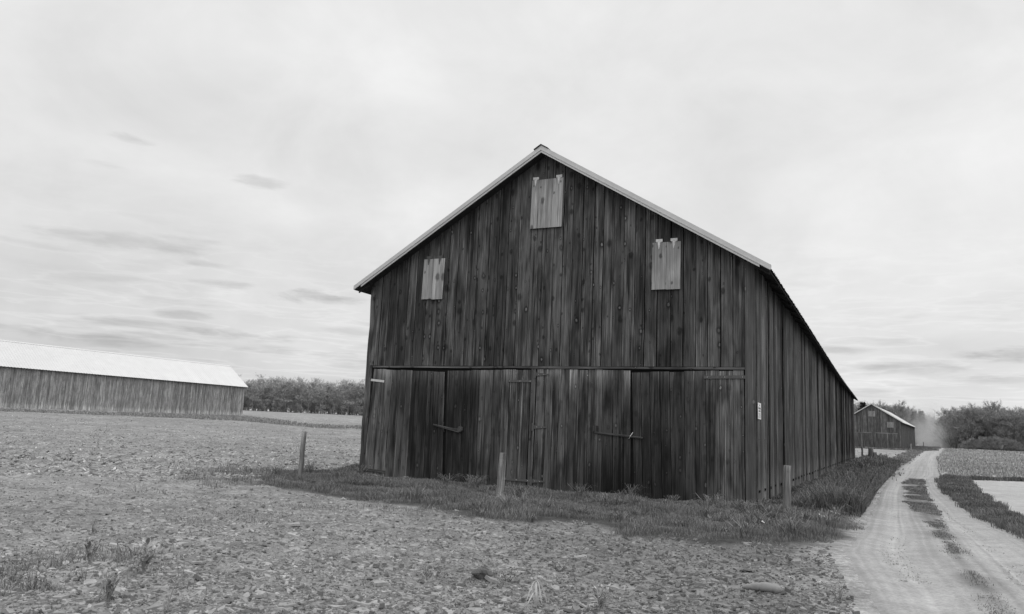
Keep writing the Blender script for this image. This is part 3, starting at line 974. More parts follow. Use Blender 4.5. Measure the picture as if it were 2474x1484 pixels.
# --- notice on the long wall beside the corner
sgn_o = empty('notice_sign', (*b2w(.05, .42), 2.36), -PSI)
tag(sgn_o, 'small white notice with black lettering nailed to the long wall near the corner', 'sign')
mb = MB(); mb.box(.0, .006, -.28, .28, -.22, .22); mb.build('plate', M_SIGN, sgn_o)
lett = []


def lettering(txt, size, z, sx=1.0):
    cu = bpy.data.curves.new('lettering', 'FONT'); cu.body = txt; cu.size = size; cu.align_x = 'CENTER'; cu.align_y = 'CENTER'; cu.extrude = .001
    tmp = bpy.data.objects.new('lettering', cu); COL.objects.link(tmp)
    dg = bpy.context.evaluated_depsgraph_get()
    me = bpy.data.meshes.new_from_object(tmp.evaluated_get(dg))
    bpy.data.objects.remove(tmp)
    v = np.empty(len(me.vertices) * 3, np.float32); me.vertices.foreach_get('co', v); v = v.reshape(-1, 3)
    wdt = np.ptp(v[:, 0]); k = min(sx, .46 / max(wdt, 1e-5))
    nv = np.stack([.0075 + v[:, 2], v[:, 0] * k, z + v[:, 1]], 1)      # text faces +x, reads towards +y
    me.vertices.foreach_set('co', nv.astype(np.float32).ravel())
    me.materials.clear(); me.materials.append(M_INK)
    o = bpy.data.objects.new('lettering', me); COL.objects.link(o); attach(o, sgn_o)


lettering('NO', .07, .15)
lettering('TRESPASSING', .07, .07)
lettering('ALLOWED', .07, -.005)
mb = MB()
for z, wd in ((-.068, .36), (-.095, .30), (-.118, .38), (-.15, .54), (-.18, .38)): mb.box(.0065, .0085, -wd / 2, wd / 2, z - .004, z + .004)
mb.build('small_print', M_INK, sgn_o)


# ------------------------------------------------------------------ the two other barns
def other_barn(name, label, C, psi, wd, length, z0, ze, zr, mat, roofmat, direction, zfun, foot, capm, oe=.5, og=.35):
    b = empty(name, (C[0], C[1], 0), -psi)
    tag(b, label, 'barn')
    kk = (zr - ze) / (wd / 2)
    y0, y1 = (0, length) if direction > 0 else (-length, 0)
    for xo, s in ((0, 1), (-wd, -1)):
        mb = MB()
        long_wall(mb, xo, s, y0, y1, z0, ze + .02, .22, .38, tone=(.72, 1.25), open_=.15, foot=foot, bolts=False, zfun=zfun)
        xb = xo - s * .06
        mb.add([(xb, y0 + .05, z0 - .2), (xb, y1 - .05, z0 - .2), (xb, y1 - .05, ze), (xb, y0 + .05, ze)], [(0, 1, 2, 3)], None, 1, 1)
        mb.build('side_wall', [mat, M_DARK], b)
    for yf, fl in ((y0, 1), (y1 - .03, -1)):
        mb = MB()
        boards_gable(mb, -wd + .02, -.02, z0 - .1, lambda x: zr - kk * abs(x + wd / 2) - .01, .26, .4, y_front=yf, nseg=5)
        mb.build('gable_wall', mat, b)
    rf = make_roof(b, wd, length, zr, kk, oe, og, roofmat, y0=y0, cap=capm, rib=.45, ripple=.03)
    return b, kk, rf


zl = lambda y: float(base_z(*b2w(0, y, LC, LPSI))) - .05
lb, lk, lrf = other_barn('long_barn', 'long grey board barn with a bright pale roof across the left field', LC, LPSI, LWD, LLEN, LZ0 - 1.2, LZE, LZR, M_GREYWOOD, M_ROOFL, -1, zl, .55, M_ROOFL)
zf_ = lambda y: float(base_z(*b2w(0, y, FC, FPSI))) - .25
fb, fk, frf = other_barn('gabled_barn', 'distant gabled barn with a white-edged roof beside the dirt road', FC, FPSI, FWD, FLEN, FZ0 - .1, FZE, FZR, M_FARWOOD, M_ROOFL, 1, zf_, .1, M_ROOFL, og=.3)
rake(frf, FWD, FZR, fk, .5, -.3, [(.03, .26, -.02, .05, 0, -.05)], [M_ROOFL])
for a0, a1, z0, z1, lb_ in ((.35, 5.2, FZ0 + .1, FZ0 + 3.5, 'right-hand plank door of the distant barn'), (5.5, 10.4, FZ0 + .1, FZ0 + 3.5, 'left-hand plank door of the distant barn')):
    mb = MB()
    n = 14
    for i in range(n):
        xa = -a1 + (a1 - a0) * i / n; xb = -a1 + (a1 - a0) * (i + 1) / n
        mb.box(xa + .008, xb - .008, -.05, -.02, z0 + R.uniform(-.03, .03), z1, tone=R.uniform(.75, 1.1))
    dd = mb.build('door', M_FARWOOD, fb); dd['label'] = lb_
    mb = MB(); mb.box(-a1 + .3, -a0 - .2, -.085, -.052, z1 - .08, z1 + .05, tone=2.0); mb.build('top_rail', M_FARWOOD, dd)
    mb = MB(); mb.box(-a0 - 2.3, -a0 - 2.1, -.08, -.053, z0, z1 - .1, tone=1.7); mb.build('batten', M_FARWOOD, dd)
for a0, a1, z0, z1 in ((9.6, 10.4, 4.9 + FZ0, 6.0 + FZ0), (4.9, 6.3, 7.0 + FZ0, 8.2 + FZ0), (1.3, 2.6, 4.7 + FZ0, 5.9 + FZ0)):
    mb = MB()
    n = 4
    for i in range(n): mb.box(-a1 + (a1 - a0) * i / n + .01, -a1 + (a1 - a0) * (i + 1) / n - .01, -.05, -.02, z0, z1, tone=R.uniform(.6, .85))
    mb.build('shutter', M_SHUT, fb)
mb = MB(); mb.box(-.22, .02, -.04, -.016, FZ0 - .3, FZE - .1, tone=1.35); mb.build('corner_board', M_FARWOOD, fb)
# ------------------------------------------------------------------ fence posts
def post(px, py, h, rad, label, sides=8, lean=(0, 0), group=None, square=False, dz=.0, tone=1.0):
    x, y, z = Gz(px, py)
    mb = MB()
    n = 9
    pts = [(lean[0] * i / n * h + .008 * math.sin(i * 1.7), lean[1] * i / n * h + .006 * math.cos(i * 2.3), -.35 + (h + .35) * i / n) for i in range(n + 1)]
    mb.tube(pts, [rad * (1.06 - .10 * i / n + .03 * math.sin(i * 2.9 + px)) for i in range(n + 1)], 4 if square else sides, tone=tone)
    o = mb.build('fence_post', M_POST, smooth=not square)
    o.location = (x, y, z + dz)
    o.rotation_euler = (0, 0, R.uniform(0, 1.5) if not square else .35)
    return tag(o, label, 'post', group)


post(724, 1157, 1.40, .075, 'tall slim post in the grass at the edge of the left field', lean=(.012, 0))
post(1205, 1203, 1.10, .095, 'squared grey post standing in the grass before the middle of the barn doors', square=True, lean=(.05, 0), tone=1.25)
post(1900, 1240, 1.12, .09, 'leaning grey post in tall grass beside the long side wall', lean=(.05, .02), tone=.7)
post(2083, 1117, 1.35, .08, 'thin dark stake just past the far end of the big barn', tone=.45, dz=.0)
post(2104, 1118, 1.3, .22, 'thick round post past the far end of the big barn', tone=.6)
post(2112, 1120, .95, .16, 'short stump leaning at the foot of the thick round post', lean=(.1, 0), tone=.5)
p5 = at(2217, 236)
o = post(2217, 1079, 1.35, .09, 'tiny dark post on the crest by the distant gabled barn', tone=.5); o.location = (p5[0], p5[1], p5[2])
p5 = at(2187.5, 184)
o = post(2187, 1090, 1.4, .09, 'pale short post in the verge near the distant barn corner', tone=1.2); o.location = (p5[0], p5[1], p5[2])


# ------------------------------------------------------------------ grass
def blades(name, x, y, hgt, wid, tone, lean=.55, mat=None, label_kind='stuff', zoff=0.0):
    n = len(x)
    z = ground_z(x, y) + zoff - .01
    th = rng.random(n) * 2 * np.pi
    ld = rng.random(n) * 2 * np.pi
    la = lean * (.15 + rng.random(n)) * hgt
    cx, cy = np.cos(th) * wid / 2, np.sin(th) * wid / 2
    lx, ly = np.cos(ld) * la, np.sin(ld) * la
    V = np.empty((n, 7, 3), np.float32)
    for i, (f, wf, lf, hf) in enumerate(((0, 1, 0, 0), (.45, .85, .22, .5), (.8, .55, .62, .85))):
        V[:, 2 * i] = np.stack([x - cx * wf + lx * lf, y - cy * wf + ly * lf, z + hgt * hf], 1)
        V[:, 2 * i + 1] = np.stack([x + cx * wf + lx * lf, y + cy * wf + ly * lf, z + hgt * hf], 1)
    V[:, 6] = np.stack([x + lx, y + ly, z + hgt * (1 - .25 * lean)], 1)
    b = np.arange(n)[:, None] * 7
    Q = np.concatenate([b + np.array([[0, 1, 3, 2]]), b + np.array([[2, 3, 5, 4]])])
    T = b + np.array([[4, 5, 6]])
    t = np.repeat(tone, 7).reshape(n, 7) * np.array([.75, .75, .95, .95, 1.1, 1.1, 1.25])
    return mesh_np(name, V.reshape(-1, 3), [Q, T], [mat or M_GRASS], attrs={'tone': t.ravel()})


def scatter(P, n, rough=.35, dens=None, edge=.0):
    """points inside polygon P, thinning out raggedly at its border; near ground first"""
    P = np.asarray(P); lo, hi = P.min(0) - .6, P.max(0) + .6
    out = []; tot = 0
    while tot < n:
        q = lo + rng.random((60000, 2)) * (hi - lo)
        s = sdist(q[:, 0], q[:, 1], P) + (fbm(q[:, 0] * 1.4, q[:, 1] * 1.4, 3) - .5) * 2 * rough
        k = rng.random(len(q)) < sstep(s, edge - .15, edge + .3)
        k &= ~inpoly(q[:, 0], q[:, 1], BARNP)
        if dens is not None: k &= rng.random(len(q)) < dens(q[:, 0], q[:, 1])
        out.append(q[k]); tot += k.sum()
        if len(out) > 400: break
    q = np.concatenate(out)[:n]
    return q[:, 0], q[:, 1]


def grass_obj(name, x, y, h0, h1, wk, tone0=.7, tone1=1.35, lean=.55, clump=True, poly=None, wall=False):
    n = len(x)
    d = np.hypot(x, y)
    cl = fbm(x * .9 + 31, y * .9, 3)
    h = h0 + (h1 - h0) * np.clip((cl - .3) / .4, 0, 1) * (.5 + .5 * rng.random(n)) if clump else h0 + (h1 - h0) * rng.random(n)
    if poly is not None: h = h * (.35 + .65 * sstep(sdist(x, y, poly), -.4, .9))
    if wall: h = h * (.28 + .72 * sstep((x - BC[0]) * cP - (y - BC[1]) * sP, .2, 1.7))
    wid = np.maximum(.009, d * wk) * (.7 + .6 * rng.random(n))
    tone = (tone0 + (tone1 - tone0) * rng.random(n)) * (.75 + .5 * fbm(x * 2.1, y * 2.1 + 8, 2))
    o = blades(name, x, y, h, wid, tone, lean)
    return tag(o, kind='stuff')


near_d = lambda p: (lambda x, y: np.clip((22.0 / np.maximum(np.hypot(x, y), 5)) ** p, .02, 1))
x, y = scatter(GFRONT, 125000, .8, near_d(1.6), .22)
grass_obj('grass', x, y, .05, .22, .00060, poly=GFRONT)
# long arching tufts standing out of the sward
tx, ty = scatter(GFRONT, 150, .1, near_d(1.3), .25)
vx, vy = scatter(np.array([b2w(1.2, -1), b2w(3.2, -1.2), b2w(4.2, 4), b2w(4.4, 16), b2w(1.2, 16)]), 60, .1)
hx, hy = G(1480, 1222); lx_, ly_ = G(1940, 1262)
tx = np.concatenate([tx, vx, hx + rng.normal(0, .35, 14), lx_ + rng.normal(0, .5, 16)]); ty = np.concatenate([ty, vy, hy + rng.normal(0, .2, 14), ly_ + rng.normal(0, .5, 16)])
nb = 46
bx = np.repeat(tx, nb) + rng.normal(0, .06, len(tx) * nb); by = np.repeat(ty, nb) + rng.normal(0, .06, len(tx) * nb)
hh_ = np.repeat(.14 + .34 * rng.random(len(tx)) ** 2, nb) * (.6 + .5 * rng.random(len(bx)))
k = ~inpoly(bx, by, BARNP) & (sdist(bx, by, ROADP) < -.15)
tag(blades('grass_tufts', bx[k], by[k], hh_[k], np.full(k.sum(), .015), (.7 + .7 * rng.random(len(bx))[k] ** 2), 1.15), kind='stuff')
# the rank growth along the long wall and by the leaning post
x, y = scatter(np.array([b2w(.05, .4), b2w(2.6, -1.2), b2w(4.0, 3), b2w(4.4, 14), b2w(4.6, 40), b2w(3.0, BL), b2w(.05, BL)]), 60000, .5, near_d(1.5))
k = sdist(x, y, ROADP) < -.1
grass_obj('tall_grass', x[k], y[k], .12, .85, .00065, .35, 1.1, .8, wall=True)
x, y = scatter(STRIPP, 30000, .12, lambda x, y: near_d(1.2)(x, y) * (strip_mask(x, y) > 0), .05)
grass_obj('track_grass', x, y, .05, .11, .0009, .9, 1.4)
x, y = scatter(VERGE_R, 26000, .25, near_d(1.0))
grass_obj('verge_grass', x, y, .10, .28, .0006, .65, 1.15)
x, y = scatter(BANKP, 3500, .2)
grass_obj('bank_grass', x, y, .1, .3, .0007, .5, .9)
x, y = scatter(GLEFT, 9000, .8)
grass_obj('boundary_grass', x, y, .12, .32, .0009, 1.2, 2.1)
x, y = scatter(GTHIN, 1500, .9, lambda x, y: (fbm(x * 1.1 + 4, y * 1.1, 2) > .45) * .9 + .05)
grass_obj('thin_grass', x, y, .06, .2, .0006, .8, 1.5)
x, y = scatter(WEEDY, 26000, .5, lambda x, y: np.clip((60.0 / np.hypot(x, y)) ** 1.3, .05, 1) * sstep(fbm(x * .35, y * .35, 3), .3, .62))
grass_obj('field_weeds', x, y, .08, .36, .0008, 1.2, 3.0)
th = np.radians(-36 + 58 * rng.random(60000)); rr_ = 1 / (1 / 6.5 + rng.random(60000) * (1 / 90 - 1 / 6.5))
x, y = rr_ * np.sin(th), rr_ * np.cos(th)
k = (fbm(x * .45 + 20, y * .45, 4) + .25 * (fbm(x * 2.5, y * 2.5, 2) - .5) > .655) & (sdist(x, y, ROADP) < -.5) & ~inpoly(x, y, BARNP) & ~inpoly(x, y, LBP)
grass_obj('field_stubble', x[k], y[k], .03, .13, .0006, .9, 1.8, .9)
x, y = scatter(MIDGR, 9000, .8, lambda x, y: sstep(fbm(x * .5, y * .5, 3), .25, .55))
grass_obj('roadside_grass', x, y, .1, .3, .0008, .7, 1.7)
fa = np.array([b2w(-FWD - 3, -5, FC, FPSI), b2w(3, -5, FC, FPSI), b2w(6, 10, FC, FPSI), b2w(5.5, FLEN + 6, FC, FPSI), b2w(.2, FLEN, FC, FPSI), b2w(.2, -.2, FC, FPSI), b2w(-FWD - 3, -.2, FC, FPSI)])
x, y = scatter(fa, 12000, 1.2)
grass_obj('barnyard_grass', x, y, .15, .45, .0009, .7, 1.4)


# ------------------------------------------------------------------ shale fragments and husks on the field
def flakes(name, n, rmin, rmax, smin, smax, tone_lo, tone_hi, flat=.16, azr=(-38, 38), tilt=.38, pw=1.0, elong=1.8, mask=None):
    az = np.radians(azr[0] + rng.random(n) * (azr[1] - azr[0]))
    u = rng.random(n)
    r = 1 / (1 / rmin + u * (1 / rmax - 1 / rmin))            # uniform over the seen ground
    x, y = r * np.sin(az), r * np.cos(az)
    keep = (sdist(x, y, ROADP) < -.15) & (sdist(x, y, GFRONT) + (fbm(x * 2, y * 2, 2) - .5) < .05) & (sdist(x, y, VERGE_R) < 0) & (sdist(x, y, BAREP) < 0)
    for Q in (BARNP, LBP, FBP): keep &= ~inpoly(x, y, Q)
    keep &= sdist(x, y, STRIPP) < .0
    if mask is not None: keep &= mask(x, y)
    x, y, r = x[keep], y[keep], r[keep]; n = len(x)
    s = smin * (smax / smin) ** (rng.random(n) ** 2.2)
    s = np.maximum(s, r * .0009)
    z = ground_z(x, y)
    K = 7
    ang = np.linspace(0, 2 * np.pi, K, endpoint=False)[None] + (rng.random((n, K)) - .5) * .7
    rad = (.40 + .75 * rng.random((n, K)))
    el = 1 + rng.random(n) * (elong - 1)
    lx = np.cos(ang) * rad * (s * el / 2)[:, None]; ly = np.sin(ang) * rad * (s / el / 2 * 1.2)[:, None]
    rot = rng.random(n) * 2 * np.pi; c, q = np.cos(rot)[:, None], np.sin(rot)[:, None]
    X, Y = lx * c - ly * q, lx * q + ly * c
    t1 = rng.normal(0, tilt, n)[:, None]; t2 = rng.normal(0, tilt, n)[:, None]
    t1 = np.clip(t1, -.9, .9); t2 = np.clip(t2, -.9, .9)
    Z = X * t1 + Y * t2 + (rng.random((n, K)) - .5) * (s * .10)[:, None]
    th = np.maximum(s * flat, .004)[:, None]
    up = (s * flat * (.2 + 1.0 * rng.random(n)) + s * tilt * .12)[:, None]
    V = np.empty((n, 2 * K, 3), np.float32)
    V[:, :K] = np.stack([x[:, None] + X * .92, y[:, None] + Y * .92, z[:, None] + Z + up], -1)
    V[:, K:] = np.stack([x[:, None] + X * 1.05, y[:, None] + Y * 1.05, z[:, None] + Z + up - th - (s * .12)[:, None]], -1)
    b = np.arange(n)[:, None] * 2 * K
    top = b + np.arange(K)[None]
    sides = np.concatenate([b + np.array([[i, K + i, K + (i + 1) % K, (i + 1) % K]]) for i in range(K)])
    tone = tone_lo + (tone_hi - tone_lo) * rng.random(n) ** 1.6
    wet = sstep(x + .25 * (y - 9), -2.2, 3.0) * sstep(r, 24, 15)
    tone = tone * (1 - .34 * wet)
    t = np.repeat(tone, 2 * K)
    return tag(mesh_np(name, V.reshape(-1, 3), [top, sides], [M_FLAKE], attrs={'tone': t}), kind='stuff')


flakes('soil_crumbs', 85000, 5.5, 70, .012, .045, .55, .95, flat=.28, tilt=.26, elong=1.6)
flakes('shale_fragments', 30000, 5.5, 50, .025, .11, .65, 1.15, flat=.08, tilt=.2)
flakes('pale_shale_slabs', 3600, 5.8, 34, .06, .22, .72, 1.1, flat=.045, tilt=.12, elong=1.7)
flakes('soil_clods', 9000, 5.5, 60, .03, .075, .5, .75, flat=.4, tilt=.3, elong=1.4)
flakes('stubble_chips', 16000, 24, 150, .05, .17, .55, 1.7, flat=.10, tilt=.3, azr=(-37, -8), elong=3.0)
flakes('field_husks', 3500, 45, 150, .1, .3, .5, 1.5, flat=.12, tilt=.4, azr=(22, 36), elong=2.4)


def gravel():
    n = 9000
    r = 1 / (1 / 8.0 + rng.random(n) * (1 / 60 - 1 / 8.0)); az = np.radians(18 + rng.random(n) * 20)
    x, y = r * np.sin(az), r * np.cos(az)
    k = (sdist(x, y, ROADP) > .2) & (fbm(x * .9 + 5, y * .9, 3) > .47)
    x, y, r = x[k], y[k], r[k]; n = len(x)
    s = np.maximum(.012 + .03 * rng.random(n) ** 3, r * .0009)
    K = 6
    ang = np.linspace(0, 2 * np.pi, K, endpoint=False)[None] + (rng.random((n, K)) - .5) * .6
    X = np.cos(ang) * s[:, None] / 2; Y = np.sin(ang) * s[:, None] / 2
    z = base_z(x, y)[:, None]
    V = np.empty((n, 2 * K, 3), np.float32)
    V[:, :K] = np.stack([x[:, None] + X * .6, y[:, None] + Y * .6, z + (s * .2)[:, None] - .013 + 0 * X], -1)
    V[:, K:] = np.stack([x[:, None] + X, y[:, None] + Y, z - .05 + 0 * X], -1)
    b = np.arange(n)[:, None] * 2 * K
    sides = np.concatenate([b + np.array([[i, K + i, K + (i + 1) % K, (i + 1) % K]]) for i in range(K)])
    tag(mesh_np('road_gravel', V.reshape(-1, 3), [b + np.arange(K)[None], sides], [M_FLAKE], attrs={'tone': np.repeat(.95 + .55 * rng.random(n), 2 * K)}), kind='stuff')


gravel()


# ------------------------------------------------------------------ weeds, clods and scraps in the foreground
def weed(px, py, h, kind, label, seed):
    q = random.Random(seed)
    x, y = G(px, py)
    z = float(ground_z(x, y))
    e = empty('weed', (x, y, z - .005), 0)
    tag(e, label, 'weed', 'weeds in the field near the viewer')
    st, lf = MB(), MB()

    def leaf(base, d, L, wd, tone):
        d = Vector(d).normalized(); s = d.cross(Vector((0, 0, 1)))
        if s.length < .1: s = Vector((1, 0, 0))
        s.normalize(); V = []
        for f, wf, dr in ((0, .25, 0), (.35, 1, .02), (.7, .8, -.04), (1, .06, -.16)):
            c = Vector(base) + d * L * f + Vector((0, 0, L * dr))
            V += [c - s * wd / 2 * wf, c + s * wd / 2 * wf]
        lf.add(V, [(0, 1, 3, 2), (2, 3, 5, 4), (4, 5, 7, 6)], None, tone)
    if kind == 'stalk':
        for k in range(q.choice((1, 2, 3))):
            ax, ay = q.uniform(-.3, .3), q.uniform(-.2, .2)
            pts = [(k * .03 + ax * h * f * f, ay * h * f, h * f * q.uniform(.96, 1.0)) for f in (0, .25, .5, .75, 1)]
            st.tube(pts, [.006, .005, .0045, .004, .0025], 5)
            for i in range(9):
                f = q.uniform(.15, 1); j = min(int(f * 4), 3); p0 = Vector(pts[j]).lerp(Vector(pts[j + 1]), f * 4 - j)
                leaf(p0, (q.uniform(-1, 1), q.uniform(-1, 1), q.uniform(.2, 1)), q.uniform(.03, .06), .014, q.uniform(.7, 1.1))
    elif kind == 'leafy':
        for k in range(6):
            ex, ey = q.uniform(-.09, .09), q.uniform(-.07, .07)
            st.tube([(0, 0, 0), (ex * .6, ey * .6, h * .4), (ex, ey, h * q.uniform(.6, .95))], [.006, .005, .003], 5)
            for i in range(9):
                f = q.uniform(.15, 1); t = q.uniform(0, 6.28)
                leaf((ex * f, ey * f, h * f * .85), (math.cos(t), math.sin(t), q.uniform(.1, 1.8)), h * q.uniform(.15, .38), h * q.uniform(.05, .13), q.uniform(.7, 1.5))
    else:
        for k in range(9):
            ex, ey = q.uniform(-.12, .12), q.uniform(-.12, .12); hh = h * q.uniform(.5, 1)
            st.tube([(ex * .2, ey * .2, 0), (ex, ey, hh)], [.004, .002], 4)
            for i in range(7):
                f = q.uniform(.2, 1); t = q.uniform(0, 6.28)
                leaf((ex * (.2 + .8 * f), ey * (.2 + .8 * f), hh * f), (math.cos(t), math.sin(t), q.uniform(-.2, 1.2)), q.uniform(.025, .06), q.uniform(.008, .016), q.uniform(.6, 1.3))
    st.build('stem', M_WEED, e); lf.build('leaves', M_WEED, e)


wz = lambda a, b: (64.4 + a * .1562, 1255.8 + b * .1562)
for i, (a, b, h, kd, lab) in enumerate((
        (1020, 190, .22, 'tuft', 'fine bushy weed, farthest of the weeds in the left foreground'),
        (960, 700, .26, 'leafy', 'broad-leaved weed left of the biggest leafy weed'),
        (1790, 850, .34, 'leafy', 'biggest leafy weed, beside a pale stone slab on the left'),
        (900, 960, .22, 'tuft', 'dark spiky weed just in front of the broad-leaved weed'),
        (1240, 1290, .30, 'leafy', 'leafy weed closest to the bottom edge on the left'),
        (1390, 800, .36, 'stalk', 'thin crooked stalk left of the biggest leafy weed'),
        (1545, 1070, .22, 'stalk', 'short thin stalk in front of the biggest leafy weed'),
        (2340, 940, .34, 'stalk', 'tall thin stalk leaning right of the biggest leafy weed'),
        (80, 1080, .20, 'tuft', 'spiky weed nearest the left edge of the photo'),
        (250, 1100, .22, 'stalk', 'thin stalk next to the spiky weed at the left edge'),
        (1100, 1340, .26, 'stalk', 'bare stalk beside the leafy weed at the bottom edge'),
        (2180, 1440, .26, 'stalk', 'bottom-edge stalk, rightmost of the weeds on the left'))):
    weed(*wz(a, b), h, kd, lab, 40 + i)
for i, (a, b, h, kd, lab) in enumerate((
        (1450, 1476, .22, 'leafy', 'dark leafy weed at the bottom edge right of the dried stalk'),
        (1351, 1371, .14, 'tuft', 'low dark weed on the stony soil below the barn centre'),
        (1464, 1318, .16, 'tuft', 'small dark tuft near the grass edge below the right doors'),
        (1885, 1362, .18, 'tuft', 'dark tuft of weeds in front of the long clod'),
        (2026, 1455, .24, 'tuft', 'grassy tuft at the edge of the road, bottom right'),
        (1225, 1400, .12, 'tuft', 'small weed beside the dark clod'),
        (1400, 1275, .12, 'tuft', 'small tuft where the stony soil meets the grass'))):
    weed(a, b, h, kd, lab, 80 + i)

# pale dried plant
x, y, z = Gz(1294, 1462)
e = empty('dried_plant', (x, y, z))
tag(e, 'bleached dry cornstalk stub with curled leaves at the bottom centre', 'dead plant')
mb = MB(); mb.tube([(0, 0, -.02), (.0, 0, .09), (-.005, .01, .20)], [.020, .016, .008], 7); mb.build('stalk', M_DRY, e, True)
mb = MB()
for i, (dx_, dy_, L) in enumerate(((-.09, -.02, .20), (.10, -.03, .21), (-.05, .05, .19), (.05, -.06, .20), (.16, .0, .12), (-.08, -.05, .10))):
    P0 = Vector((0, 0, L)); pts = [P0 + Vector((dx_ * f, dy_ * f, (.02 if f < .4 else -.0) - L * .85 * f * f)) for f in (0, .35, .7, 1)]
    V = []
    for p_, wq in zip(pts, (.004, .008, .010, .002)):
        V += [p_ + Vector((-wq * .7, wq * .5, 0)), p_ + Vector((wq * .7, -wq * .3, .004))]
    mb.add(V, [(0, 1, 3, 2), (2, 3, 5, 4), (4, 5, 7, 6)], None, 1)
mb.build('leaves', M_DRY, e)


def blob(name, mat, px, py, dims, rz, label, cat, seed, rough=.18, sink=.25, cracks=False):
    x, y = G(px, py); z = float(ground_z(x, y))
    n, mm = 22, 14
    V = []; q = np.random.default_rng(seed)
    ph = q.random(6) * 6
    for i in range(n):
        f = i / (n - 1)
        prof = math.sin(math.pi * min(max(f, .02), .98)) ** .55
        if cracks: prof = (.42 + .6 * f ** .8) * (1 if f < .8 else math.sqrt(max(1 - ((f - .8) / .2) ** 2, .02))) * min(1, .3 + f * 6)
        for j in range(mm):
            t = 2 * math.pi * j / mm
            rr = prof * (1 + rough * (math.sin(3 * t + ph[0] + 5 * f) * .4 + math.sin(2 * t + ph[1] - 8 * f) * .4 + (q.random() - .5) * .5))
            if cracks and i in (4, 9, 16): rr *= .80
            V.append(((f - .5) * dims[0], math.cos(t) * rr * dims[1] / 2, math.sin(t) * rr * dims[2] / 2 + (.02 * math.sin(f * 3) if cracks else 0)))
    Fq = np.array([[i * mm + j, i * mm + (j + 1) % mm, (i + 1) * mm + (j + 1) % mm, (i + 1) * mm + j] for i in range(n - 1) for j in range(mm)])
    caps = np.array([list(range(mm))[::-1], [(n - 1) * mm + j for j in range(mm)]])
    o = mesh_np(name, np.array(V), [Fq, caps], [mat], smooth=not ('dark' in name))
    o.location = (x, y, z + dims[2] * (.5 - sink)); o.rotation_euler = (0, .03, rz)
    return tag(o, label, cat)


blob('clay_clod', M_CLOD, 1840, 1440, (.40, .12, .12), -.12, 'long smooth pale clod with cracks across it at lower right', 'clod', 3, .06, .22, True)
blob('dark_stone', M_DCLOD, 1165, 1393, (.24, .15, .10), .2, 'dark angular stone on the field below the middle post', 'stone', 9, .4, .2)
scr = MB()
for i, (px_, py_, L, lab) in enumerate(((2003, 1354 - 0, .05, ''),)):
    pass


def scrap(px, py, L, wd, rz, label, seed):
    x, y = G(px, py); q = random.Random(seed)
    mb = MB()
    V = []
    for i in range(5):
        f = i / 4
        for s in (-1, 1): V.append(((f - .5) * L, s * wd / 2 * q.uniform(.6, 1), q.uniform(.0, .03)))
    Fc = [(2 * i, 2 * i + 1, 2 * i + 3, 2 * i + 2) for i in range(4)]
    V += [(a, b, c - .006) for a, b, c in V]
    Fc += [(2 * i + 12, 2 * i + 13, 2 * i + 11, 2 * i + 10) for i in range(4)]
    mb.add(V, Fc)
    o = mb.build('white_scrap', M_PAPER)
    o.location = (x, y, float(ground_z(x, y)) + .16); o.rotation_euler = (.3, .25, rz)
    tag(o, label, 'scrap', 'white scraps in the grass')


sz = lambda a, b: ((2800 + a * .3032) / 1.5528, (1700 + b * .3032) / 1.5528)
scrap(*sz(1100, 850), .26, .04, -.5, 'long white scrap in the tall grass near the road', 1)
scrap(*sz(185, 965), .11, .07, .2, 'small round white scrap in the grass near the corner of the barn', 2)
scrap(*sz(930, 880), .12, .05, -.3, 'little white scrap left of the long one', 5)


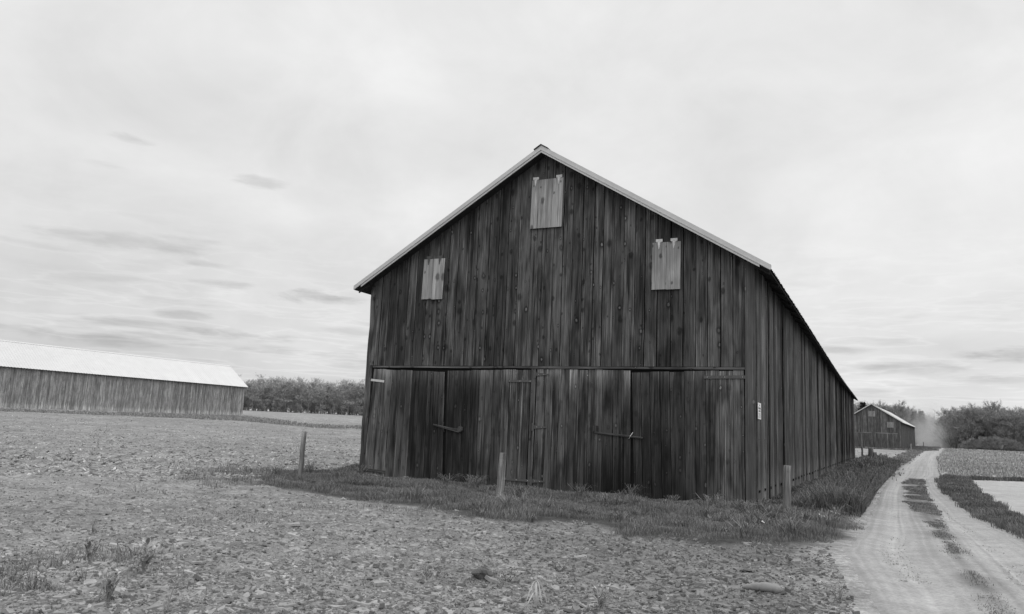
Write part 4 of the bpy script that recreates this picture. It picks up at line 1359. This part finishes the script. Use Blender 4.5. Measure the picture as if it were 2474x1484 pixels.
# ------------------------------------------------------------------ trees
def tree_proto(seed, h, spread, bark, twigm, dens=1.0, leafs=0.0, lowtrunk=.10, name='tree'):
    q = random.Random(seed); nq = np.random.default_rng(seed)
    mb = MB(); ends = []

    def limb(p, d, L, r, lev):
        n = 4; pts = [Vector(p)]; dd = Vector(d)
        for i in range(n):
            dd = (dd + Vector((q.uniform(-1, 1), q.uniform(-1, 1), q.uniform(-.2, .7))) * (.10 if lev == 0 else .2)).normalized()
            pts.append(pts[-1] + dd * L / n)
        r1 = r * (.35 if lev else .3)
        mb.tube(pts, [r + (r1 - r) * i / n for i in range(n + 1)], 6 if lev == 0 else (4 if lev == 1 else 3), cap=False, tone=q.uniform(.75, 1.25))
        if lev >= 2:
            ends.extend([(pts[2], dd, L), (pts[3], dd, L), (pts[4], dd, L)]); return
        if lev == 1: ends.append((pts[-1], dd, L * .6))
        k = (24 if lev == 0 else 6)
        for i in range(k):
            f = q.uniform(lowtrunk, 1) if lev == 0 else q.uniform(.25, 1)
            j = min(int(f * n), n - 1); pp = pts[j].lerp(pts[j + 1], f * n - j)
            t = q.uniform(0, 6.28)
            side = Vector((math.cos(t), math.sin(t), 0))
            el = q.uniform(.25, 1.15) if lev == 0 else q.uniform(-.1, .9)
            nd = (side * spread + Vector((0, 0, el)) + dd * .4).normalized()
            ll = (L * q.uniform(.26, .48) * (1.25 - .55 * f)) if lev == 0 else L * q.uniform(.35, .6)
            limb(pp, nd, ll, r * (1 - .65 * f) * (.42 if lev == 0 else .5), lev + 1)
    limb((0, 0, -.3), (q.uniform(-.06, .06), q.uniform(-.06, .06), 1), h * .88, h * .017, 0)
    # twigs as slender triangles, buds and young leaves as specks
    E = np.array([list(a) for a, b, c in ends]); D = np.array([list(b) for a, b, c in ends])
    n = int(len(E) * 8 * dens)
    i = nq.integers(0, len(E), n)
    d = D[i] + nq.normal(0, .55, (n, 3)) + np.array([0, 0, .35]); d /= np.linalg.norm(d, axis=1)[:, None]
    p = E[i] + nq.normal(0, .10 * h / 14, (n, 3))
    L = (nq.random(n) * .8 + .5) * h * .065
    s = np.cross(d, nq.normal(0, 1, (n, 3))); s /= np.linalg.norm(s, axis=1)[:, None]
    wd = h * .0013
    V = np.empty((n, 3, 3)); V[:, 0] = p - s * wd; V[:, 1] = p + s * wd; V[:, 2] = p + d * L[:, None]
    V = V.reshape(-1, 3); T = np.arange(3 * n).reshape(-1, 3)
    tone = np.repeat(.6 + .9 * nq.random(n), 3)
    if leafs > 0:
        m2 = int(len(E) * leafs); i = nq.integers(0, len(E), m2)
        p = E[i] + nq.normal(0, .35 * h / 14, (m2, 3)); a = nq.normal(0, 1, (m2, 3)); a /= np.linalg.norm(a, axis=1)[:, None]
        b = np.cross(a, nq.normal(0, 1, (m2, 3))); b /= np.linalg.norm(b, axis=1)[:, None]
        sz_ = (.5 + nq.random(m2))[:, None] * h * .0085
        V2 = np.stack([p - a * sz_, p + b * sz_, p + a * sz_], 1).reshape(-1, 3)
        T = np.concatenate([T, len(V) + np.arange(3 * m2).reshape(-1, 3)])
        cl = np.repeat(fbm(p[:, 0] * .8 + p[:, 2] * .5, p[:, 1] * .8 + p[:, 2] * .7, 2), 3)
        V = np.vstack([V, V2]); tone = np.concatenate([tone, (.4 + 2.2 * (cl - .2)) * np.repeat(.7 + .6 * nq.random(m2), 3)])
    root = empty(name, (0, 0, 0))
    mb.build('trunk', bark, root, True)
    mesh_np('crown', V, [T], [twigm], root, attrs={'tone': tone})
    return root


def evergreen(seed, h, wd):
    q = np.random.default_rng(seed)
    root = empty('pine_tree', (0, 0, 0))
    mb = MB(); mb.tube([(0, 0, -.3), (.05, .1, h * .5), (0, 0, h * .97)], [h * .02, h * .012, .02], 6); mb.build('trunk', M_BARK, root, True)
    n = 5200
    f = q.random(n) ** .8; lay = np.floor(f * 15) / 15 + q.random(n) * .03
    z = h * (.12 + .88 * lay)
    rmax = wd / 2 * (1 - lay) ** .8 * (.75 + .45 * q.random(n)) + .15
    t = q.random(n) * 6.283; lob = .7 + .4 * np.sin(t * 3 + lay * 40)
    r = rmax * np.sqrt(q.random(n)) * lob
    p = np.stack([r * np.cos(t), r * np.sin(t), z - r * .22], 1)
    a = np.stack([np.cos(t), np.sin(t), -.3 + 0 * t], 1) + q.normal(0, .5, (n, 3)); a /= np.linalg.norm(a, axis=1)[:, None]
    b = np.cross(a, q.normal(0, 1, (n, 3))); b /= np.linalg.norm(b, axis=1)[:, None]
    V = np.stack([p - b * .07 * h / 10, p + b * .07 * h / 10, p + a * (.35 + .4 * q.random(n))[:, None] * h / 10], 1).reshape(-1, 3)
    mesh_np('crown', V, [np.arange(3 * n).reshape(-1, 3)], [M_NEEDLE], root, attrs={'tone': np.repeat(.5 + 1.1 * q.random(n), 3)})
    return root


def copy_tree(o):
    c = o.copy(); COL.objects.link(c)
    for ch in o.children:
        d = ch.copy(); COL.objects.link(d); d.parent = c
    return c


_used = set()


def plant(proto, pos, sc, rz, label, cat, group=None, wide=1.0):
    o = proto if proto.name not in _used else copy_tree(proto)
    _used.add(o.name); _used.add(proto.name)
    o.location = pos; o.scale = (sc * wide * R.uniform(.9, 1.15), sc * wide * R.uniform(.9, 1.15), sc); o.rotation_euler = (0, 0, rz)
    return tag(o, label, cat, group)


FADED = [tree_proto(s, 14, sp, M_BARKL, M_TWIGL, 1.0, lf) for s, sp, lf in ((1, .8, 5), (2, 1.0, 7), (3, .9, 2), (4, 1.1, 9))]
DARK = [tree_proto(s, 14, sp, M_BARK, M_TWIG, 1.4, lf) for s, sp, lf in ((11, .8, 3), (12, 1.0, 5), (13, .9, 1.5), (14, 1.1, 5), (15, .7, .5))]
SHRUBP = [tree_proto(s, 5, 1.2, M_BARKL, M_TWIGL, 1.6, 12, .05, 'bush') for s in (23, 24)]
SHRUB = [tree_proto(s, 5, 1.2, M_BARK, M_TWIG, 1.6, 14, .05, 'bush') for s in (21, 22)]
GL = 'trees of the wood beyond the left field'
LABL = 'grey leafless tree in the dense wood beyond the left field'
for row, (D, n) in enumerate(((265, 44), (272, 40), (282, 34))):
    for i in range(n):
        pxx = 470 + (1010 - 470) * (i + R.uniform(.1, .9)) / n
        D2 = D + R.uniform(-4, 4)
        hh = R.uniform(7.0, 11.2) - row * .2
        if row == 2: hh += .8
        p_ = at(pxx, D2)
        plant(FADED[R.choice((0, 1, 2, 3))], (p_[0], p_[1], p_[2] - .2), hh / 14, R.uniform(0, 6.28), LABL, 'tree', GL, 1.35)
for i in range(48):          # undergrowth at the foot of the wood
    p_ = at(470 + 540 * (i + R.random()) / 48, 262 + R.uniform(-1, 2))
    plant(SHRUBP[i % 2], (p_[0], p_[1], p_[2] - .5), R.uniform(.5, .95), R.uniform(0, 6.28), 'low grey bush at the foot of the wood beyond the left field', 'bush', 'bushes under the left wood')
GR = 'trees of the wood behind the right field'
LABR = 'dark leafless tree in the wood behind the right field'
for row, (D, n, h0, h1) in enumerate(((250, 24, 10, 13.5), (258, 24, 11.5, 14.5), (268, 22, 12.5, 16.0), (280, 18, 13, 16.5))):
    for i in range(n):
        pxx = 2278 + (2540 - 2278) * (i + R.uniform(.1, .9)) / n
        D2 = D + R.uniform(-4, 4)
        hh = R.uniform(h0, h1) * R.uniform(.68, .86)
        p_ = at(pxx, D2)
        plant(R.choice(DARK), (p_[0], p_[1], p_[2] - .3), hh / 14, R.uniform(0, 6.28), LABR, 'tree', GR)
for D, n, hs, px0, px1, prs, lab, g in ((290, 50, 6.5, 470, 1010, SHRUBP, 'low grey bush at the foot of the wood beyond the left field', 'bushes under the left wood'),
                                (247, 34, 3.6, 2300, 2540, SHRUB, 'dark brush at the foot of the wood behind the right field', 'brush under the right wood'),
                                (288, 44, 7.0, 2275, 2540, SHRUB, 'dark brush at the foot of the wood behind the right field', 'brush under the right wood')):
    for i in range(n):
        p_ = at(px0 + (px1 - px0) * (i + R.random()) / n, D + R.uniform(-2, 2))
        plant(R.choice(prs), (p_[0], p_[1], p_[2] - .6), hs * R.uniform(.75, 1.15) / 5, R.uniform(0, 6.28), lab, 'bush', g)
# wood closing the view behind the road and the distant barn
LABM = 'hazy tree in the wood behind the distant gabled barn'
for i in range(34):
    pxx = 2040 + (2255 - 2040) * (i + R.uniform(.1, .9)) / 34
    D2 = R.uniform(318, 345)
    top = np.interp(pxx, [2040, 2090, 2130, 2170, 2200, 2225, 2240, 2260], [15.5, 15.5, 14.5, 14.5, 14, 11.5, 10.5, 12])
    p_ = at(pxx, D2)
    plant(R.choice(DARK if i % 3 else FADED), (p_[0], p_[1], p_[2] - .4), top * R.uniform(.85, 1.06) / 14, R.uniform(0, 6.28), LABM, 'tree', 'trees behind the distant barn')
for i in range(16):
    p_ = at(2262 + 34 * (i + R.random()) / 16, R.uniform(262, 300))
    plant(R.choice(DARK), (p_[0], p_[1], p_[2] - .4), R.uniform(8, 10.5) / 14, R.uniform(0, 6.28), 'dark tree at the edge of the wood beside the road gap', 'tree', 'trees beside the road gap')
PINE = [evergreen(31, 12, 6.5), evergreen(32, 12, 8)]
for pxx, D, hh, i, lab in ((2198, 306, 12.6, 0, 'dark evergreen left of the road gap, showing over the barn roof'), (2214, 300, 12.6, 1, 'pointed dark evergreen beside the road gap, right of the other evergreen'),
                           (2078, 300, 15.2, 1, 'dark evergreen rising behind the left slope of the distant barn')):
    p_ = at(pxx, D)
    plant(PINE[i], (p_[0], p_[1], p_[2] - .3), hh / 12, R.uniform(0, 6), lab, 'tree')
for i in range(15):
    f = (i + .5) / 15
    p_ = at(2295 + 172 * f, 238 + R.uniform(-1.5, 1.5))
    hgt = 3.6 * math.sin(math.pi * min(max(f * .92 + .05, .08), .95)) ** .6
    plant(SHRUB[i % 2], (p_[0], p_[1], p_[2] - .25), hgt / 5, R.uniform(0, 6.28), 'low rounded bush in the thicket before the right wood', 'bush', 'bushes of the thicket before the right wood')

# ------------------------------------------------------------------ van driving off in its dust
p_ = at(2247, 285)
van = empty('delivery_van', (p_[0], p_[1], p_[2] + .25), -.46)
tag(van, 'pale van half hidden in the dust far down the dirt road', 'van')
mb = MB()
prof = [(-2.4, .45), (2.5, .45), (2.6, 1.1), (1.7, 1.35), (1.2, 2.35), (.9, 2.6), (-2.3, 2.6), (-2.45, 2.4)]
V = [(-.95 if z < 1.6 else -.88, y_, z) for y_, z in prof] + [(.95 if z < 1.6 else .88, y_, z) for y_, z in prof]
n = len(prof)
mb.add(V, [tuple(range(n))[::-1], tuple(range(n, 2 * n))] + [(i, (i + 1) % n, n + (i + 1) % n, n + i) for i in range(n)])
mb.build('body', M_VAN, van)
mb = MB(); mb.box(-.7, .7, -2.47, -2.45, 1.5, 2.2); mb.build('rear_window', M_GLASS, van)
mb = MB(); mb.box(-.98, .98, -2.58, -2.42, .42, .62); mb.build('bumper', M_GALV, van)
for sx in (-1, 1):
    for yy in (-1.6, 1.6):
        mb = MB(); mb.tube([(sx * .78, yy, .34), (sx * .98, yy, .34)], .34, 14); mb.build('wheel', M_RUB, van)
    mb = MB(); mb.box(sx * .93, sx * .80, -2.49, -2.44, 1.0, 1.35); mb.build('tail_light', M_IRON, van)

# ------------------------------------------------------------------ dust cloud over the road
mt = bpy.data.materials.new('road_dust'); mt.use_nodes = True; mt.node_tree.nodes.clear()
k = NT(mt.node_tree)
oc = k.n('ShaderNodeTexCoord').outputs['Object']
ln = k.n('ShaderNodeVectorMath', operation='LENGTH', ins={0: oc}).outputs['Value']
sz2 = k.n('ShaderNodeSeparateXYZ', ins={0: oc}).outputs[2]
nz = k.noise(oc, (2.2, 2.2, 2.2), 4, .6)
dn = k.m('MULTIPLY', k.rng(ln, .25, .98, 1, 0), k.rng(nz, .32, .68, .25, 1.4))
dn = k.m('MULTIPLY', dn, k.rng(sz2, -.5, .8, 1.0, .22))
pvn = k.n('ShaderNodeVolumePrincipled')
pvn.inputs['Color'].default_value = (.9, .9, .9, 1)
pvn.inputs['Anisotropy'].default_value = .3
k.t.links.new(k.m('MULTIPLY', dn, .095), pvn.inputs['Density'])
k.n('ShaderNodeOutputMaterial', ins={'Volume': pvn.outputs[0]})


def dust(px, D, dims, zc, rz):
    u = np.linspace(0, math.pi, 13); v = np.linspace(0, 2 * math.pi, 24, endpoint=False)
    V = np.array([(math.sin(a) * math.cos(b), math.sin(a) * math.sin(b), math.cos(a)) for a in u[1:-1] for b in v] + [(0, 0, 1), (0, 0, -1)])
    n = 24; rows = 11
    Q = np.array([[i * n + j, (i + 1) * n + j, (i + 1) * n + (j + 1) % n, i * n + (j + 1) % n] for i in range(rows - 1) for j in range(n)])
    T = np.array([[rows * n, j, (j + 1) % n] for j in range(n)] + [[rows * n + 1, (rows - 1) * n + (j + 1) % n, (rows - 1) * n + j] for j in range(n)])
    o = mesh_np('dust_cloud', V, [Q, T], [mt])
    p_ = at(px, D)
    o.location = (p_[0], p_[1], p_[2] + zc); o.scale = dims; o.rotation_euler = (0, 0, rz)
    return tag(o, kind='stuff')


dust(2248, 262, (8.5, 26, 7.5), 3.0, -.46)
dust(2226, 292, (8, 16, 12), 7.5, -.46)
